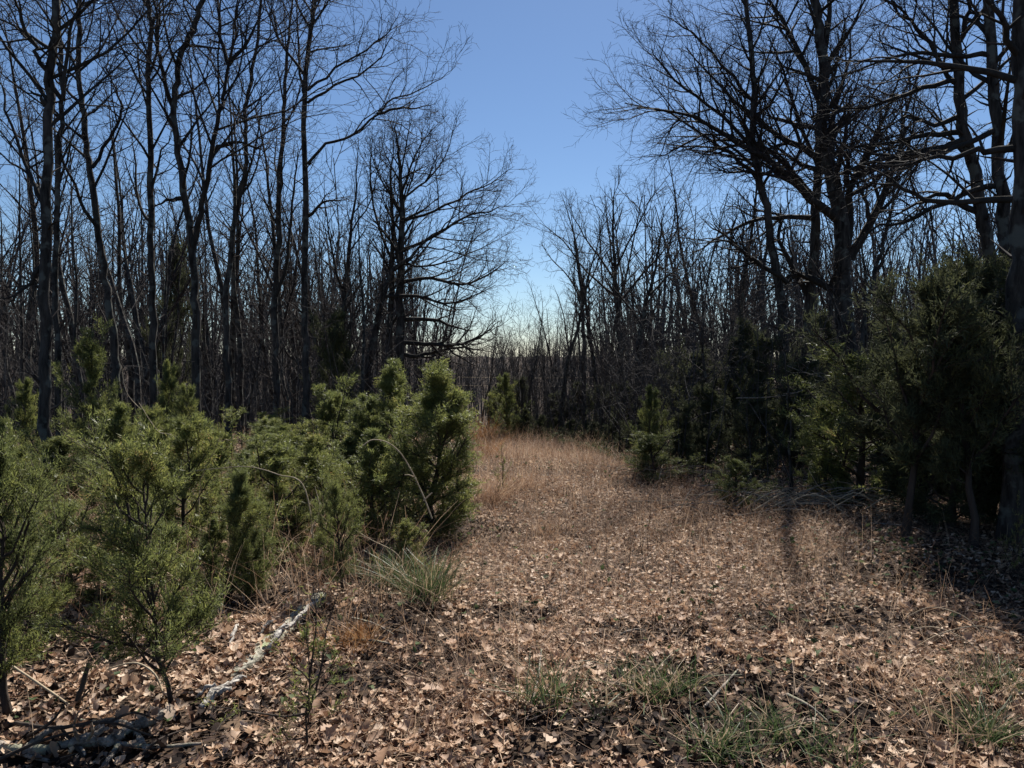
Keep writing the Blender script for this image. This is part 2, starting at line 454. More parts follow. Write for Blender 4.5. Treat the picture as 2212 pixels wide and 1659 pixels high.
HEROES = [
 dict(label='straight dark bare tree rooted in open leaf litter, the nearest trunk beside the low cedars', Y=8.6, w=25, H=12.5, auto=14, t0=.36,
      trunk=[(103, 960), (97, 800), (97, 648), (103, 351), (109, 176), (117, 78), (125, 0)],
      limbs=[[(107, 176), (88, 135), (70, 98), (43, 23), (31, -8)], [(92, 436), (70, 392), (51, 352), (23, 266), (8, 203), (-8, 170)],
             [(110, 172), (135, 215), (152, 100), (168, 40), (178, -5)], [(105, 230), (80, 205), (58, 195)], [(97, 560), (70, 590), (40, 640), (15, 655)]]),
 dict(label='slightly curved bare tree leaning left as it rises, right behind the nearest straight trunk', Y=12.5, w=18, H=13,
      trunk=[(254, 850), (248, 774), (234, 650), (219, 547), (199, 391), (187, 312), (178, 227), (168, 156), (172, 39), (170, 0)],
      limbs=[[(199, 362), (234, 301), (258, 250), (264, 221), (242, 176), (230, 137), (234, 78), (238, 20)],
             [(176, 226), (145, 195), (117, 165), (100, 130)], [(168, 158), (140, 100), (115, 60), (80, 0)], [(215, 500), (170, 430), (135, 330), (128, 300)]]),
 dict(label='slim second stem of grey bark standing close behind the nearest straight trunk', Y=11, w=15, H=12,
      trunk=[(124, 900), (122, 760), (120, 600), (126, 440), (130, 300), (135, 200), (130, 120)], limbs=[[(126, 400), (150, 330), (165, 300)]]),
 dict(label='straight upright bare tree with one thin trunk between the curved tree and the forked tree', Y=12.8, w=17, H=13.5, auto=18, ang=34,
      trunk=[(332, 850), (330, 700), (327, 540), (326, 430), (322, 254), (320, 164), (326, 59), (320, 0)],
      limbs=[[(327, 430), (345, 350), (370, 280)], [(326, 480), (300, 440), (290, 350), (285, 290)], [(321, 164), (340, 100), (345, 20), (348, -5)]]),
 dict(label='bare tree that splits low into a wide V of two long arms above the cedars', Y=12.2, w=20, H=13, lr=.85, auto=12,
      trunk=[(424, 872), (424, 735), (420, 620), (414, 527), (408, 480), (395, 391), (383, 312), (375, 234), (381, 176), (395, 109), (422, 51), (437, 0)],
      limbs=[[(416, 545), (428, 490), (441, 410), (457, 332), (473, 242), (484, 211), (494, 141), (508, 78), (510, -5)],
             [(376, 234), (360, 200), (348, 137), (342, 94), (330, 0)], [(460, 325), (480, 315), (520, 310), (560, 320)], [(494, 141), (476, 78), (470, -5)],
             [(494, 141), (523, 105), (555, 51), (574, 15)], [(404, 430), (370, 430), (335, 440)]]),
 dict(label='slender crooked bare tree just right of the wide V forked tree', Y=13.5, w=15, H=11,
      trunk=[(495, 940), (490, 780), (488, 650), (500, 540), (515, 440), (530, 370), (532, 300), (528, 250), (540, 180)],
      limbs=[[(528, 262), (550, 230), (575, 190), (590, 150)], [(520, 420), (545, 350), (565, 240), (560, 160)]]),
 dict(label='tall straight bare tree with long limbs arching out over the path gap on its right', Y=14.2, w=17, H=14.5, auto=13, t0=.42,
      trunk=[(660, 930), (661, 780), (660, 648), (660, 430), (656, 273), (660, 156), (672, 59), (680, 0)],
      limbs=[[(.1), (664, 355), (703, 312), (762, 291), (814, 246), (849, 215), (903, 195), (954, 168), (985, 145)],
             [(.3), (664, 195), (723, 148), (792, 105), (840, 70), (865, 20)], [(-.2), (664, 222), (723, 184), (792, 152), (830, 105), (857, 59)],
             [(655, 200), (645, 140), (644, 78), (641, -5)], [(656, 160), (620, 110), (590, 60), (570, 0)], [(672, 59), (700, 20), (715, -5)],
             [(.2), (814, 246), (860, 235), (900, 232), (942, 222)], [(661, 470), (700, 440), (745, 430)]]),
 dict(label='bare tree with two trunks close together beside the tall straight tree, on its left', Y=15.5, w=17, H=11, ang=30, auto=16,
      trunk=[(598, 900), (596, 780), (594, 640), (600, 520), (604, 400), (612, 280), (615, 200)], limbs=[[(597, 640), (620, 560), (630, 440), (640, 360), (642, 300)]]),
 dict(label='leaning bare tree that slants out of the cedars towards the path gap', Y=17, w=25, H=9.5, extend=False, auto=10, dens=1.5, t0=.3, lr=.7,
      trunk=[(784, 880), (798, 782), (815, 690), (833, 620), (852, 580), (885, 556), (923, 515), (974, 488), (1030, 470)],
      limbs=[[(.2), (862, 572), (920, 575), (985, 560), (1040, 535), (1105, 500)], [(-.2), (905, 535), (960, 540), (1030, 560), (1108, 565)],
             [(.1), (830, 640), (900, 640), (960, 655), (1020, 640), (1070, 615)]]),
 dict(label='dense wide crowned bare tree at the left edge of the path gap, limbs sweeping right', Y=17.5, w=27, H=10.2, extend=False, auto=20, t0=.4, ang=44, lr=.55, dens=1.6,
      trunk=[(868, 880), (866, 782), (864, 648), (866, 520), (868, 430), (862, 350), (856, 290), (858, 240)],
      limbs=[[(.1), (866, 480), (940, 455), (1010, 420), (1060, 395), (1113, 358)], [(.2), (868, 430), (920, 390), (960, 340), (985, 255)],
             [(-.2), (866, 540), (940, 510), (1000, 470), (1060, 455), (1110, 440)], [(0), (864, 610), (930, 600), (1000, 615), (1060, 590), (1100, 560)],
             [(-.3), (865, 740), (920, 742), (965, 745), (1010, 740), (1050, 720), (1082, 690)], [(.1), (866, 765), (900, 768), (950, 757), (1005, 750), (1060, 760)],
             [(.1), (865, 690), (930, 690), (980, 705), (1020, 715)], [(866, 420), (900, 330), (940, 270)], [(864, 460), (830, 400), (800, 330)], [(866, 380), (880, 300), (890, 250)]]),
 dict(label='bare tree with a straight dark trunk touching the wide crowned tree on its left', Y=18, w=20, H=9.6, extend=False, auto=18, ang=34, t0=.35, dens=1.4,
      trunk=[(838, 860), (842, 740), (846, 600), (848, 480), (845, 380), (850, 290)], limbs=[[(846, 560), (815, 480), (800, 380), (805, 300)], [(848, 500), (880, 420), (905, 330), (915, 270)]]),
 dict(label='thin bare tree of many upright stems left of the wide crowned tree', Y=18, w=16, H=9, extend=False, auto=14, ang=28, t0=.3,
      trunk=[(742, 860), (738, 740), (748, 600), (760, 480), (770, 400), (775, 300)], limbs=[[(745, 640), (720, 560), (705, 470), (700, 380)], [(760, 500), (800, 430), (820, 350), (830, 290)]]),
 # right of the path
 dict(label='fan shaped bare tree standing at the far right side of the path gap', Y=21, w=17, H=8.3, extend=False, auto=16, ang=36, t0=.38, dens=1.1,
      trunk=[(1349, 950), (1345, 850), (1338, 740), (1333, 657), (1329, 586), (1325, 508), (1325, 440), (1330, 385)],
      limbs=[[(1331, 610), (1290, 550), (1250, 490), (1225, 430)], [(1330, 580), (1370, 500), (1400, 440), (1410, 400)], [(1332, 640), (1270, 590), (1215, 520), (1165, 480)],
             [(1333, 660), (1390, 590), (1450, 520), (1480, 440)]]),
 dict(label='slim dark bare tree left of the fan shaped tree on the right of the path', Y=20, w=13, H=7.5, extend=False, auto=14, ang=34, t0=.35,
      trunk=[(1263, 950), (1262, 840), (1261, 720), (1258, 650), (1245, 560), (1238, 500), (1230, 440)], limbs=[[(1260, 660), (1230, 600), (1190, 560), (1170, 520)], [(1256, 640), (1290, 570), (1300, 480)]]),
 dict(label='leaning thin bare sapling under the fan shaped tree', Y=18, w=9, H=5, extend=False, auto=9, ang=32, trunk=[(1306, 960), (1290, 840), (1275, 740), (1250, 640)]),
 dict(label='bare tree with a curved trunk right of the fan shaped tree', Y=17.5, w=15, H=8, extend=False, auto=15, ang=42, t0=.35,
      trunk=[(1395, 950), (1378, 850), (1380, 740), (1400, 640), (1420, 560), (1430, 480), (1440, 430)], limbs=[[(1400, 640), (1450, 590), (1500, 570)], [(1385, 700), (1340, 640), (1310, 600)]]),
 dict(label='tall bare tree whose bent trunk stands left of the thick forked tree', Y=15.2, w=24, H=12.5, auto=24, t0=.36, ang=52, trop=.03, dens=1.42,
      trunk=[(1712, 1000), (1705, 860), (1690, 690), (1676, 586), (1658, 469), (1640, 390), (1625, 300), (1630, 200), (1622, 120), (1610, 0)],
      limbs=[[(.2), (1676, 590), (1620, 560), (1570, 510), (1520, 480)], [(-.3), (1700, 610), (1650, 575), (1600, 540), (1560, 520), (1500, 530)], [(1640, 390), (1580, 330), (1500, 280), (1420, 235), (1310, 245)],
             [(1632, 330), (1560, 250), (1480, 190), (1420, 130), (1405, 100)], [(1628, 220), (1560, 140), (1500, 70), (1420, 30)], [(1625, 260), (1680, 200), (1720, 100)]]),
 dict(label='thick trunked bare tree forking into heavy stems, largest tree right of the path', Y=16, w=46, H=13, auto=20, t0=.42, lr=.62, ang=46, dens=1.42,
      trunk=[(1836, 900), (1832, 790), (1828, 720), (1820, 650), (1820, 580), (1818, 508), (1808, 430), (1790, 350), (1775, 300), (1778, 230), (1780, 150), (1768, 60), (1760, 0)],
      limbs=[[(.1), (1828, 566), (1834, 449), (1840, 390), (1885, 320), (1910, 250), (1950, 150)], [(-.2), (1835, 560), (1870, 500), (1905, 430), (1940, 340), (1955, 260), (1990, 120)],
             [(.3), (1806, 430), (1795, 340), (1800, 250), (1830, 150), (1840, 60)], [(.2), (1830, 640), (1790, 620), (1740, 595), (1700, 600), (1650, 640)],
             [(-.4), (1815, 480), (1750, 430), (1690, 370), (1600, 310), (1500, 255), (1350, 225)], [(.1), (1790, 350), (1730, 320), (1650, 270), (1560, 190), (1480, 100)],
             [(.2), (1778, 240), (1740, 150), (1700, 60), (1660, -5)], [(-.2), (1840, 385), (1900, 360), (1960, 345), (2040, 320)]]),
 dict(label='heavy straight stem leaning together with the thick forked tree, on its left side', Y=16.6, w=29, H=12.5, auto=20, t0=.42, ang=48, dens=1.42,
      trunk=[(1738, 860), (1744, 735), (1750, 640), (1760, 540), (1764, 430), (1768, 352), (1772, 234), (1779, 137), (1790, 30)],
      limbs=[[(1752, 650), (1700, 560), (1680, 500), (1690, 440)], [(1764, 430), (1710, 370), (1650, 320), (1560, 300), (1460, 330)], [(1768, 360), (1720, 250), (1690, 150), (1650, 60)], [(-.3), (1762, 470), (1700, 470), (1620, 480), (1540, 520), (1480, 560)]]),
 dict(label='thin slanting bare tree leaning right beside the thick forked tree', Y=14, w=11, H=9, auto=12,
      trunk=[(1850, 860), (1857, 774), (1877, 638), (1904, 540), (1925, 450), (1935, 380), (1950, 280)], limbs=[[(1890, 590), (1930, 520), (1985, 480)]]),
 dict(label='dark sapling with a thin straight stem in front of the dark cedars', Y=8.9, w=7, H=2.9, extend=False, auto=8, ang=45, t0=.3, trunk=[(1712, 1000), (1706, 930), (1700, 840), (1695, 760), (1680, 690)]),
 dict(label='thick bare tree rising out of the big dark cedar with a bend in its trunk', Y=11, w=32, H=13, auto=12, t0=.4, lr=.6, ang=55, trop=0.0, dens=1.42,
      trunk=[(2150, 900), (2145, 700), (2137, 547), (2119, 469), (2107, 371), (2080, 273), (2070, 140), (2060, 0)],
      limbs=[[(.2), (2074, 190), (2053, 164), (2006, 90), (1967, 47), (1908, -5)], [(-.2), (2090, 300), (2000, 330), (1900, 345), (1800, 380), (1720, 400)], [(.2), (2085, 285), (2000, 292), (1920, 310), (1830, 320), (1760, 345)],
             [(.1), (2080, 250), (2020, 270), (1960, 250), (1900, 285)], [(0), (2074, 175), (1990, 190), (1900, 225), (1820, 235), (1740, 265)], [(2072, 90), (2090, 40), (2098, -5)], [(2118, 460), (2040, 420), (1980, 440), (1900, 480)]]),
 dict(label='straight thick bare tree beside the bent one above the big dark cedar', Y=10, w=33, H=13, auto=12, t0=.4, lr=.55, ang=58, trop=0.0, dens=1.42,
      trunk=[(2185, 900), (2180, 700), (2174, 547), (2170, 469), (2154, 273), (2143, 156), (2131, 0)],
      limbs=[[(.2), (2144, 120), (2060, 120), (1960, 115), (1860, 150), (1780, 175)], [(-.1), (2150, 280), (2060, 320), (1960, 360), (1840, 400), (1760, 420)], [(.3), (2138, 90), (2110, 30), (2090, -5)],
             [(0), (2165, 400), (2080, 420), (1980, 470), (1900, 490), (1840, 520)], [(2160, 330), (2200, 300), (2240, 260)]]),
 dict(label='near dark trunk at the right border rising from shaded litter', Y=6.3, w=44, H=12, auto=10, t0=.4, lr=.5, ang=60, trop=0.0,
      trunk=[(2190, 1100), (2196, 900), (2198, 700), (2201, 508), (2204, 250), (2206, 0)],
      limbs=[[(.3), (2200, 430), (2100, 440), (2000, 430), (1930, 400), (1860, 390)], [(.4), (2200, 320), (2100, 330), (1990, 350), (1900, 360)], [(2200, 120), (2170, 60), (2140, 0)]]),
]
for h in HEROES: hero_tree(h)

# ------------------------------------------------------------------ background trees: a few kinds, copied
def tree_kind(H, r0, t0, ang, n1, spread, fork=False, fine=True):
    trunk = grow((0, 0, -0.1), norm3((rnd.gauss(0, .03), rnd.gauss(0, .03), 1)), H, r0, 0.008, 14, 0.06, 0.025)
    r = [r0 * (1 - i / 14.5) ** 0.8 * (1.3 if i == 0 else 1) for i in range(15)]
    trunk = (trunk[0], r)
    tp = [tubes([trunk], 7)]
    lim = kids(trunk, n1, t0, 0.97, ang, lambda t: H * spread * (1.25 - 0.9 * t), 0.55, 6, 0.09, 0.06, 0.005)
    if fork:
        lim += kids(trunk, 2, 0.3, 0.45, 18, lambda t: H * 0.5, 0.75, 8, 0.06, 0.05, 0.005)
    tw = []
    parts = [tubes(lim, 4)]
    sec_all = []
    for l in lim:
        L = plen(l[0])
        s2 = kids(l, max(2, int(2 + L * 2.2)), 0.2, 1, 40, lambda t: 0.45 * L * (1.05 - .6 * t) + .12, .6, 3, .13, .05, .0045)
        sec_all += s2
        for b in s2:
            L2 = plen(b[0])
            tw += kids(b, max(2, int(2 + L2 * (4.0 if fine else 2.5))), .2, 1, 40, lambda t: .45 * L2 * (1.05 - .5 * t) + .1, .6, 2, .15, .04, .004)
    parts.append(tubes(sec_all, 3)); parts.append(tubes(tw, 3))
    V, Q = tp[0]
    tm = mesh_np('wood_trunk', V, Q, M_BARK, True)
    V, Q = merge(parts)
    return tm, mesh_np('wood_crown', V, Q, M_TWIG)

rnd.seed(101)
KINDS_T = [tree_kind(12.5, .095, .42, 34, 15, .16), tree_kind(11, .075, .5, 30, 13, .15), tree_kind(13.5, .12, .38, 40, 16, .17, True), tree_kind(9.5, .06, .35, 36, 13, .17),
           tree_kind(12, .08, .45, 28, 15, .15, True), tree_kind(10.5, .07, .3, 42, 15, .18), tree_kind(8, .05, .25, 38, 13, .19), tree_kind(13, .11, .5, 36, 14, .17)]
KINDS_S = [tree_kind(5, .03, .2, 36, 12, .2), tree_kind(6.2, .036, .3, 32, 12, .18), tree_kind(4.2, .026, .15, 40, 11, .22, True)]

placed = [(o.location.x, o.location.y) for o in COL.objects if o.type == 'EMPTY']
def place_tree(x, y, kinds, label, group, smin=.85, smax=1.1, name='bare_tree'):
    tm, cm = rnd.choice(kinds)
    s = rnd.uniform(smin, smax)
    # the crowns step down towards the open gap over the path
    Ht = max(v.co.z for v in tm.vertices)
    vmin = np.interp((1106 + x / y * FPX) * .463, [400, 440, 480, 497, 520, 540, 580, 620, 700], [0, 130, 300, 342, 312, 240, 195, 175, 60]) / .463 + rnd.uniform(0, 40)
    s = min(s, (EYE + (763 - vmin) / FPX * y - th(x, y)) / Ht)
    if s < .25: return
    root = empty(name, (x, y, th(x, y)), label, 'tree', group)
    root.rotation_euler = (rnd.gauss(0, .05), rnd.gauss(0, .05), rnd.uniform(0, 6.28))
    w_ = s * rnd.uniform(.75, 1.5); root.scale = (w_, w_, s * rnd.uniform(.92, 1.08))
    obj('trunk', tm, root); obj('crown', cm, root)
    placed.append((x, y))

def scatter(n, xr, yr, mind, cond, kinds, label, group, **kw):
    k = tries = 0
    while k < n and tries < n * 60:
        tries += 1
        y = yr[0] + (yr[1] - yr[0]) * rnd.random() ** 1.0
        x = rnd.uniform(*xr(y))
        if not cond(x, y): continue
        if any((x - a) ** 2 + (y - b) ** 2 < mind * mind for a, b in placed): continue
        place_tree(x, y, kinds, label, group, **kw); k += 1

EDGE = lambda y: float(np.interp(y, [6, 8, 11.5, 15, 17, 18.5], [3.2, 2.6, 2.1, 1.7, 1.1, -.2]))
rnd.seed(202)
inL = lambda x, y: x < -2.6 - max(0, 9 - y) * 3 and not (y > 20 and x > -3.0)
outL = lambda x, y: inL(x, y) and x / y < -.30
gapL = lambda x, y: inL(x, y) and x / y >= -.30
TL = 'bare tree packed into the wood behind the low cedars, left of the path'
scatter(74, lambda y: (-.74 * y - 2, -2.8), (13.5, 40), .9, outL, KINDS_T, 'tall ' + TL, 'bare trees of the wood left of the path', smin=.62, smax=.92)
scatter(46, lambda y: (-.30 * y, -2.8), (14, 42), .8, gapL, KINDS_T, 'shorter bare tree in the wood behind the low cedars, towards the gap', 'shorter bare trees left of the gap', smin=.46, smax=.66)
scatter(34, lambda y: (-.72 * y - 2, -2.6), (11, 30), .6, inL, KINDS_S, 'thin bare sapling among the taller trunks of the wood left of the path', 'bare saplings of the wood left of the path')
inR = lambda x, y: x > EDGE(y) + .35
scatter(66, lambda y: (-.3, .74 * y + 2), (18.2, 44), .9, inR, KINDS_T, 'bare tree in the wood behind the dark cedars, right of the path', 'bare trees of the wood right of the path', smin=.55, smax=.82)
scatter(30, lambda y: (-.3, .72 * y), (12, 27), .6, inR, KINDS_S, 'thin bare sapling among the dark cedars, right of the path', 'bare saplings of the wood right of the path')
inC = lambda x, y: True
scatter(26, lambda y: (-.14 * y, .16 * y), (42, 75), 1.5, inC, KINDS_T, 'distant bare tree down the slope beyond the end of the path', 'bare trees down the slope beyond the path', smin=.6, smax=.95)

# ------------------------------------------------------------------ far-off wood on the opposite slope: one mass
rnd.seed(303)
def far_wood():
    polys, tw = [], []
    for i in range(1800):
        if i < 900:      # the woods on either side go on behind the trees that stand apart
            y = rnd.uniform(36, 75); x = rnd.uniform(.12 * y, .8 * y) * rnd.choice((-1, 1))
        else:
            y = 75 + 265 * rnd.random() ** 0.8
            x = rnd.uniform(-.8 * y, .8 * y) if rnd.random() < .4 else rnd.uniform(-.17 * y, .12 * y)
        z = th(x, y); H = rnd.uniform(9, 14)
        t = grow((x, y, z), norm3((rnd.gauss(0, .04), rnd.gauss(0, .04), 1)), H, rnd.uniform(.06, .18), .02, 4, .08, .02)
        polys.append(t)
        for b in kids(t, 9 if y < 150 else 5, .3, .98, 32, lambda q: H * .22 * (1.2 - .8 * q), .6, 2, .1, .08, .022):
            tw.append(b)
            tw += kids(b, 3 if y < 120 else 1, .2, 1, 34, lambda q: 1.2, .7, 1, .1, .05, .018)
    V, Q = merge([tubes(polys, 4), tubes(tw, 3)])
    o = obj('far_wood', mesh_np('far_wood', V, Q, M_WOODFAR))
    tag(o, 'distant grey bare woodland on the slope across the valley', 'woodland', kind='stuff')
far_wood()

# thin bare brush standing between the trunks
def thicket():
    P, tw = [], []
    n = 0
    while n < 860:
        y = rnd.uniform(9.5, 34); side = rnd.random()
        x = rnd.uniform(-.72 * y, -2.2) if side < .40 else EDGE(y) + .2 + .62 * y * rnd.random() ** 1.4
        if side > .94: y = rnd.uniform(21, 32); x = rnd.uniform(-4, 0)
        elif side > .76: y = rnd.uniform(12, 20.5); x = EDGE(y) + rnd.uniform(0, 1.6)
        if y < 12 and x < 0: continue
        H = rnd.uniform(.8, 3.2)
        t = grow((x, y, th(x, y) - .03), norm3((rnd.gauss(0, .18), rnd.gauss(0, .18), 1)), H, rnd.uniform(.006, .014), .003, 5, .08, .0)
        P.append(t); n += 1
        for b in kids(t, 5, .25, 1, 45, lambda q: H * .35, .7, 3, .16, .0, .0035):
            tw.append(b); tw += kids(b, 2, .3, 1, 45, lambda q: H * .14, .8, 2, .15, 0, .003)
    V, Q = merge([tubes(P, 4), tubes(tw, 3)])
    o = obj('undergrowth', mesh_np('undergrowth', V, Q, M_BRUSH))
    tag(o, 'thin grey leafless brush between the tree trunks', 'undergrowth', kind='stuff')
thicket()

# ------------------------------------------------------------------ red cedars (junipers)
def cedar_kind(nb, nlat, nsp, sprig, mat, z0=0.08, Rm=.36, power=.75, seed=1, open_=0.0, jag=.25, thin=1.0, rag=0.0):
    """unit height cedar: returns trunk mesh, branch mesh, foliage mesh"""
    g = np.random.RandomState(seed)
    tr = []
    x = y = 0.0
    for i in range(9):
        t = i / 8
        tr.append((x, y, t)); x += g.normal(0, .012); y += g.normal(0, .012)
    trad = [.020 * thin * (1 - i / 8.6) ** .9 * (1.3 if i == 0 else 1) for i in range(9)]
    trA = np.array(tr)
    V, Q = tubes([(tr, trad)], 7)
    tmesh = mesh_np('cedar_trunk', V, Q, M_JBARK, True)
    t = z0 + (1 - z0) * (np.arange(nb) + g.uniform(0, 1, nb)) / nb
    t = np.clip(z0 + (1 - z0) * ((t - z0) / (1 - z0)) ** 1.3, 0, .985)
    az = np.arange(nb) * 2.4 + g.normal(0, .4, nb)
    prof = ((1 - (t - z0) / (1 - z0)) ** power) * np.minimum(1, .55 + (t - z0) * 3)
    lob = 1 + jag * np.sin(az * 2 + t * 9 + seed)          # uneven outline
    Lb = Rm * prof * lob * g.uniform(.40 - .28 * rag, 1.2 + .25 * rag, nb) + .03
    wisp = g.uniform(0, 1, nb) < .16
    Lb = np.where(wisp, Lb * 1.35 + .05, Lb)
    el = np.radians(g.normal(30, 11, nb) + 30 * t + 22 * wisp)
    B0 = np.stack([np.interp(t, trA[:, 2], trA[:, 0]), np.interp(t, trA[:, 2], trA[:, 1]), t], -1)
    D = np.stack([np.cos(az) * np.cos(el), np.sin(az) * np.cos(el), np.sin(el)], -1)
    m = 5
    s = np.linspace(0, 1, m)
    BP = B0[:, None] + D[:, None] * (Lb[:, None] * s)[..., None]
    BP[:, :, 2] += (Lb[:, None] * (.22 * s * s - .18 * s)) 
    BP[:, 1:] += g.normal(0, .012, (nb, m - 1, 3)) * Lb[:, None, None] * 2
    brad = np.linspace(1, .25, m)[None] * (.0035 + .012 * Lb)[:, None]
    bp = [(BP[i].tolist(), brad[i].tolist()) for i in range(nb)]
    # laterals
    ls = g.uniform(.10, 1.0, (nb, nlat)) ** .62
    f = ls * (m - 1); k = np.minimum(f.astype(int), m - 2); fr = (f - k)[..., None]
    ii = np.arange(nb)[:, None]
    LP = BP[ii, k] * (1 - fr) + BP[ii, k + 1] * fr
    T = BP[ii, k + 1] - BP[ii, k]; T /= np.linalg.norm(T, axis=-1, keepdims=True)
    rv = g.normal(0, 1, LP.shape); rv -= (rv * T).sum(-1, keepdims=True) * T; rv /= np.linalg.norm(rv, axis=-1, keepdims=True)
    LD = T * .75 + rv * .75; LD[..., 2] += .22; LD /= np.linalg.norm(LD, axis=-1, keepdims=True)
    LL = (.05 + .38 * Lb[:, None] * (1.1 - .7 * ls)) * g.uniform(.5, 1.2, ls.shape)
    lat = [([tuple(LP[i, j]), tuple(LP[i, j] + LD[i, j] * LL[i, j])], [.0024, .0010]) for i in range(nb) for j in range(nlat)]
    V, Q = merge([tubes(bp, 4), tubes(lat, 3)])
    bmesh_ = mesh_np('cedar_branches', V, Q, M_JBARK)
    # sprigs
    ss = g.uniform(.08, 1.08, (nb, nlat, nsp))
    SP = LP[:, :, None] + LD[:, :, None] * (LL[:, :, None] * ss)[..., None]
    SP += g.normal(0, .010, SP.shape)
    sd_ = LD[:, :, None] * .8 + g.normal(0, .75, SP.shape); sd_[..., 2] += .25
    sd_ /= np.linalg.norm(sd_, axis=-1, keepdims=True)
    SL = sprig * g.uniform(.5, 1.25, ss.shape)
    SP, sd_, SL = SP.reshape(-1, 3), sd_.reshape(-1, 3), SL.reshape(-1)
    keep = g.uniform(0, 1, len(SP)) > .05
    SP, sd_, SL = SP[keep], sd_[keep], SL[keep]
    rr = g.normal(0, 1, SP.shape); W = np.cross(sd_, rr); W /= np.linalg.norm(W, axis=-1, keepdims=True)
    w = (SL * g.uniform(.07, .13, len(SL)))[:, None]
    V = np.stack([SP - W * w, SP + sd_ * SL[:, None] + g.normal(0, .12, SP.shape) * SL[:, None], SP + W * w], 1).reshape(-1, 3)
    Q = np.arange(len(V)).reshape(-1, 3)
    fmesh = mesh_np('cedar_foliage', V, [Q], mat)
    return tmesh, bmesh_, fmesh

CN = [cedar_kind(40, 14, 66, .021, M_JUN, z0=.16, Rm=.44, seed=3, power=.45, jag=.4), cedar_kind(38, 14, 62, .021, M_JUN, z0=.16, Rm=.44, seed=5, power=.45, jag=.45, thin=.5), cedar_kind(64, 16, 76, .021, M_JUN, z0=.03, Rm=.42, seed=8, power=.7, jag=.15)]
CM = [cedar_kind(40, 13, 56, .028, M_JUN, z0=.0, Rm=.44, seed=12, jag=.4, power=.6), cedar_kind(38, 13, 56, .028, M_JUN, z0=.0, Rm=.44, seed=14, jag=.5, power=.5), cedar_kind(42, 13, 56, .027, M_JUN, z0=.0, Rm=.44, seed=17, power=.75, jag=.4)]
CD = [cedar_kind(40, 14, 60, .030, M_JUN_SHADED, z0=.03, Rm=.42, seed=21, jag=.5, power=.6, rag=.8), cedar_kind(36, 14, 60, .032, M_JUN_SHADED, z0=.03, Rm=.42, seed=23, jag=.5, power=.75, rag=.9), cedar_kind(38, 14, 60, .030, M_JUN_SHADED, z0=.06, Rm=.42, seed=26, jag=.55, power=.55, rag=1.0)]
CH = [cedar_kind(34, 14, 62, .030, M_JUN_SHADED, z0=.30, Rm=.46, seed=41, jag=.5, power=.65, rag=1.0), cedar_kind(32, 14, 62, .030, M_JUN_SHADED, z0=.26, Rm=.46, seed=44, jag=.5, power=.7, rag=1.0)]
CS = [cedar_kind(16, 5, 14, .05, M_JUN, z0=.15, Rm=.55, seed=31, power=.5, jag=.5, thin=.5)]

def cedar(u, vb, vt, w, kinds, label, Y=None, group=None, name='cedar_sapling', k=None):
    if Y is None:
        b = gp(u, vb); Y = b[1]
    x = at(u, 900, Y)[0]
    zb = th(x, Y) - .02
    H = max(.3, at(u, vt, Y)[2] - zb)
    root = empty(name, (x, Y, zb), label, 'cedar', group)
    kk = kinds[rnd.randrange(len(kinds)) if k is None else k]
    wr = w / 2 / FPX * Y
    sx = wr / .40 * 1.12
    root.scale = (sx * rnd.uniform(.95, 1.05), sx * rnd.uniform(.9, 1.15), H)
    root.rotation_euler = (rnd.gauss(0, .05), rnd.gauss(0, .05), rnd.uniform(0, 6.28))
    for nm, me in zip(('trunk', 'branches', 'foliage'), kk):
        obj(nm, me, root)
    return root

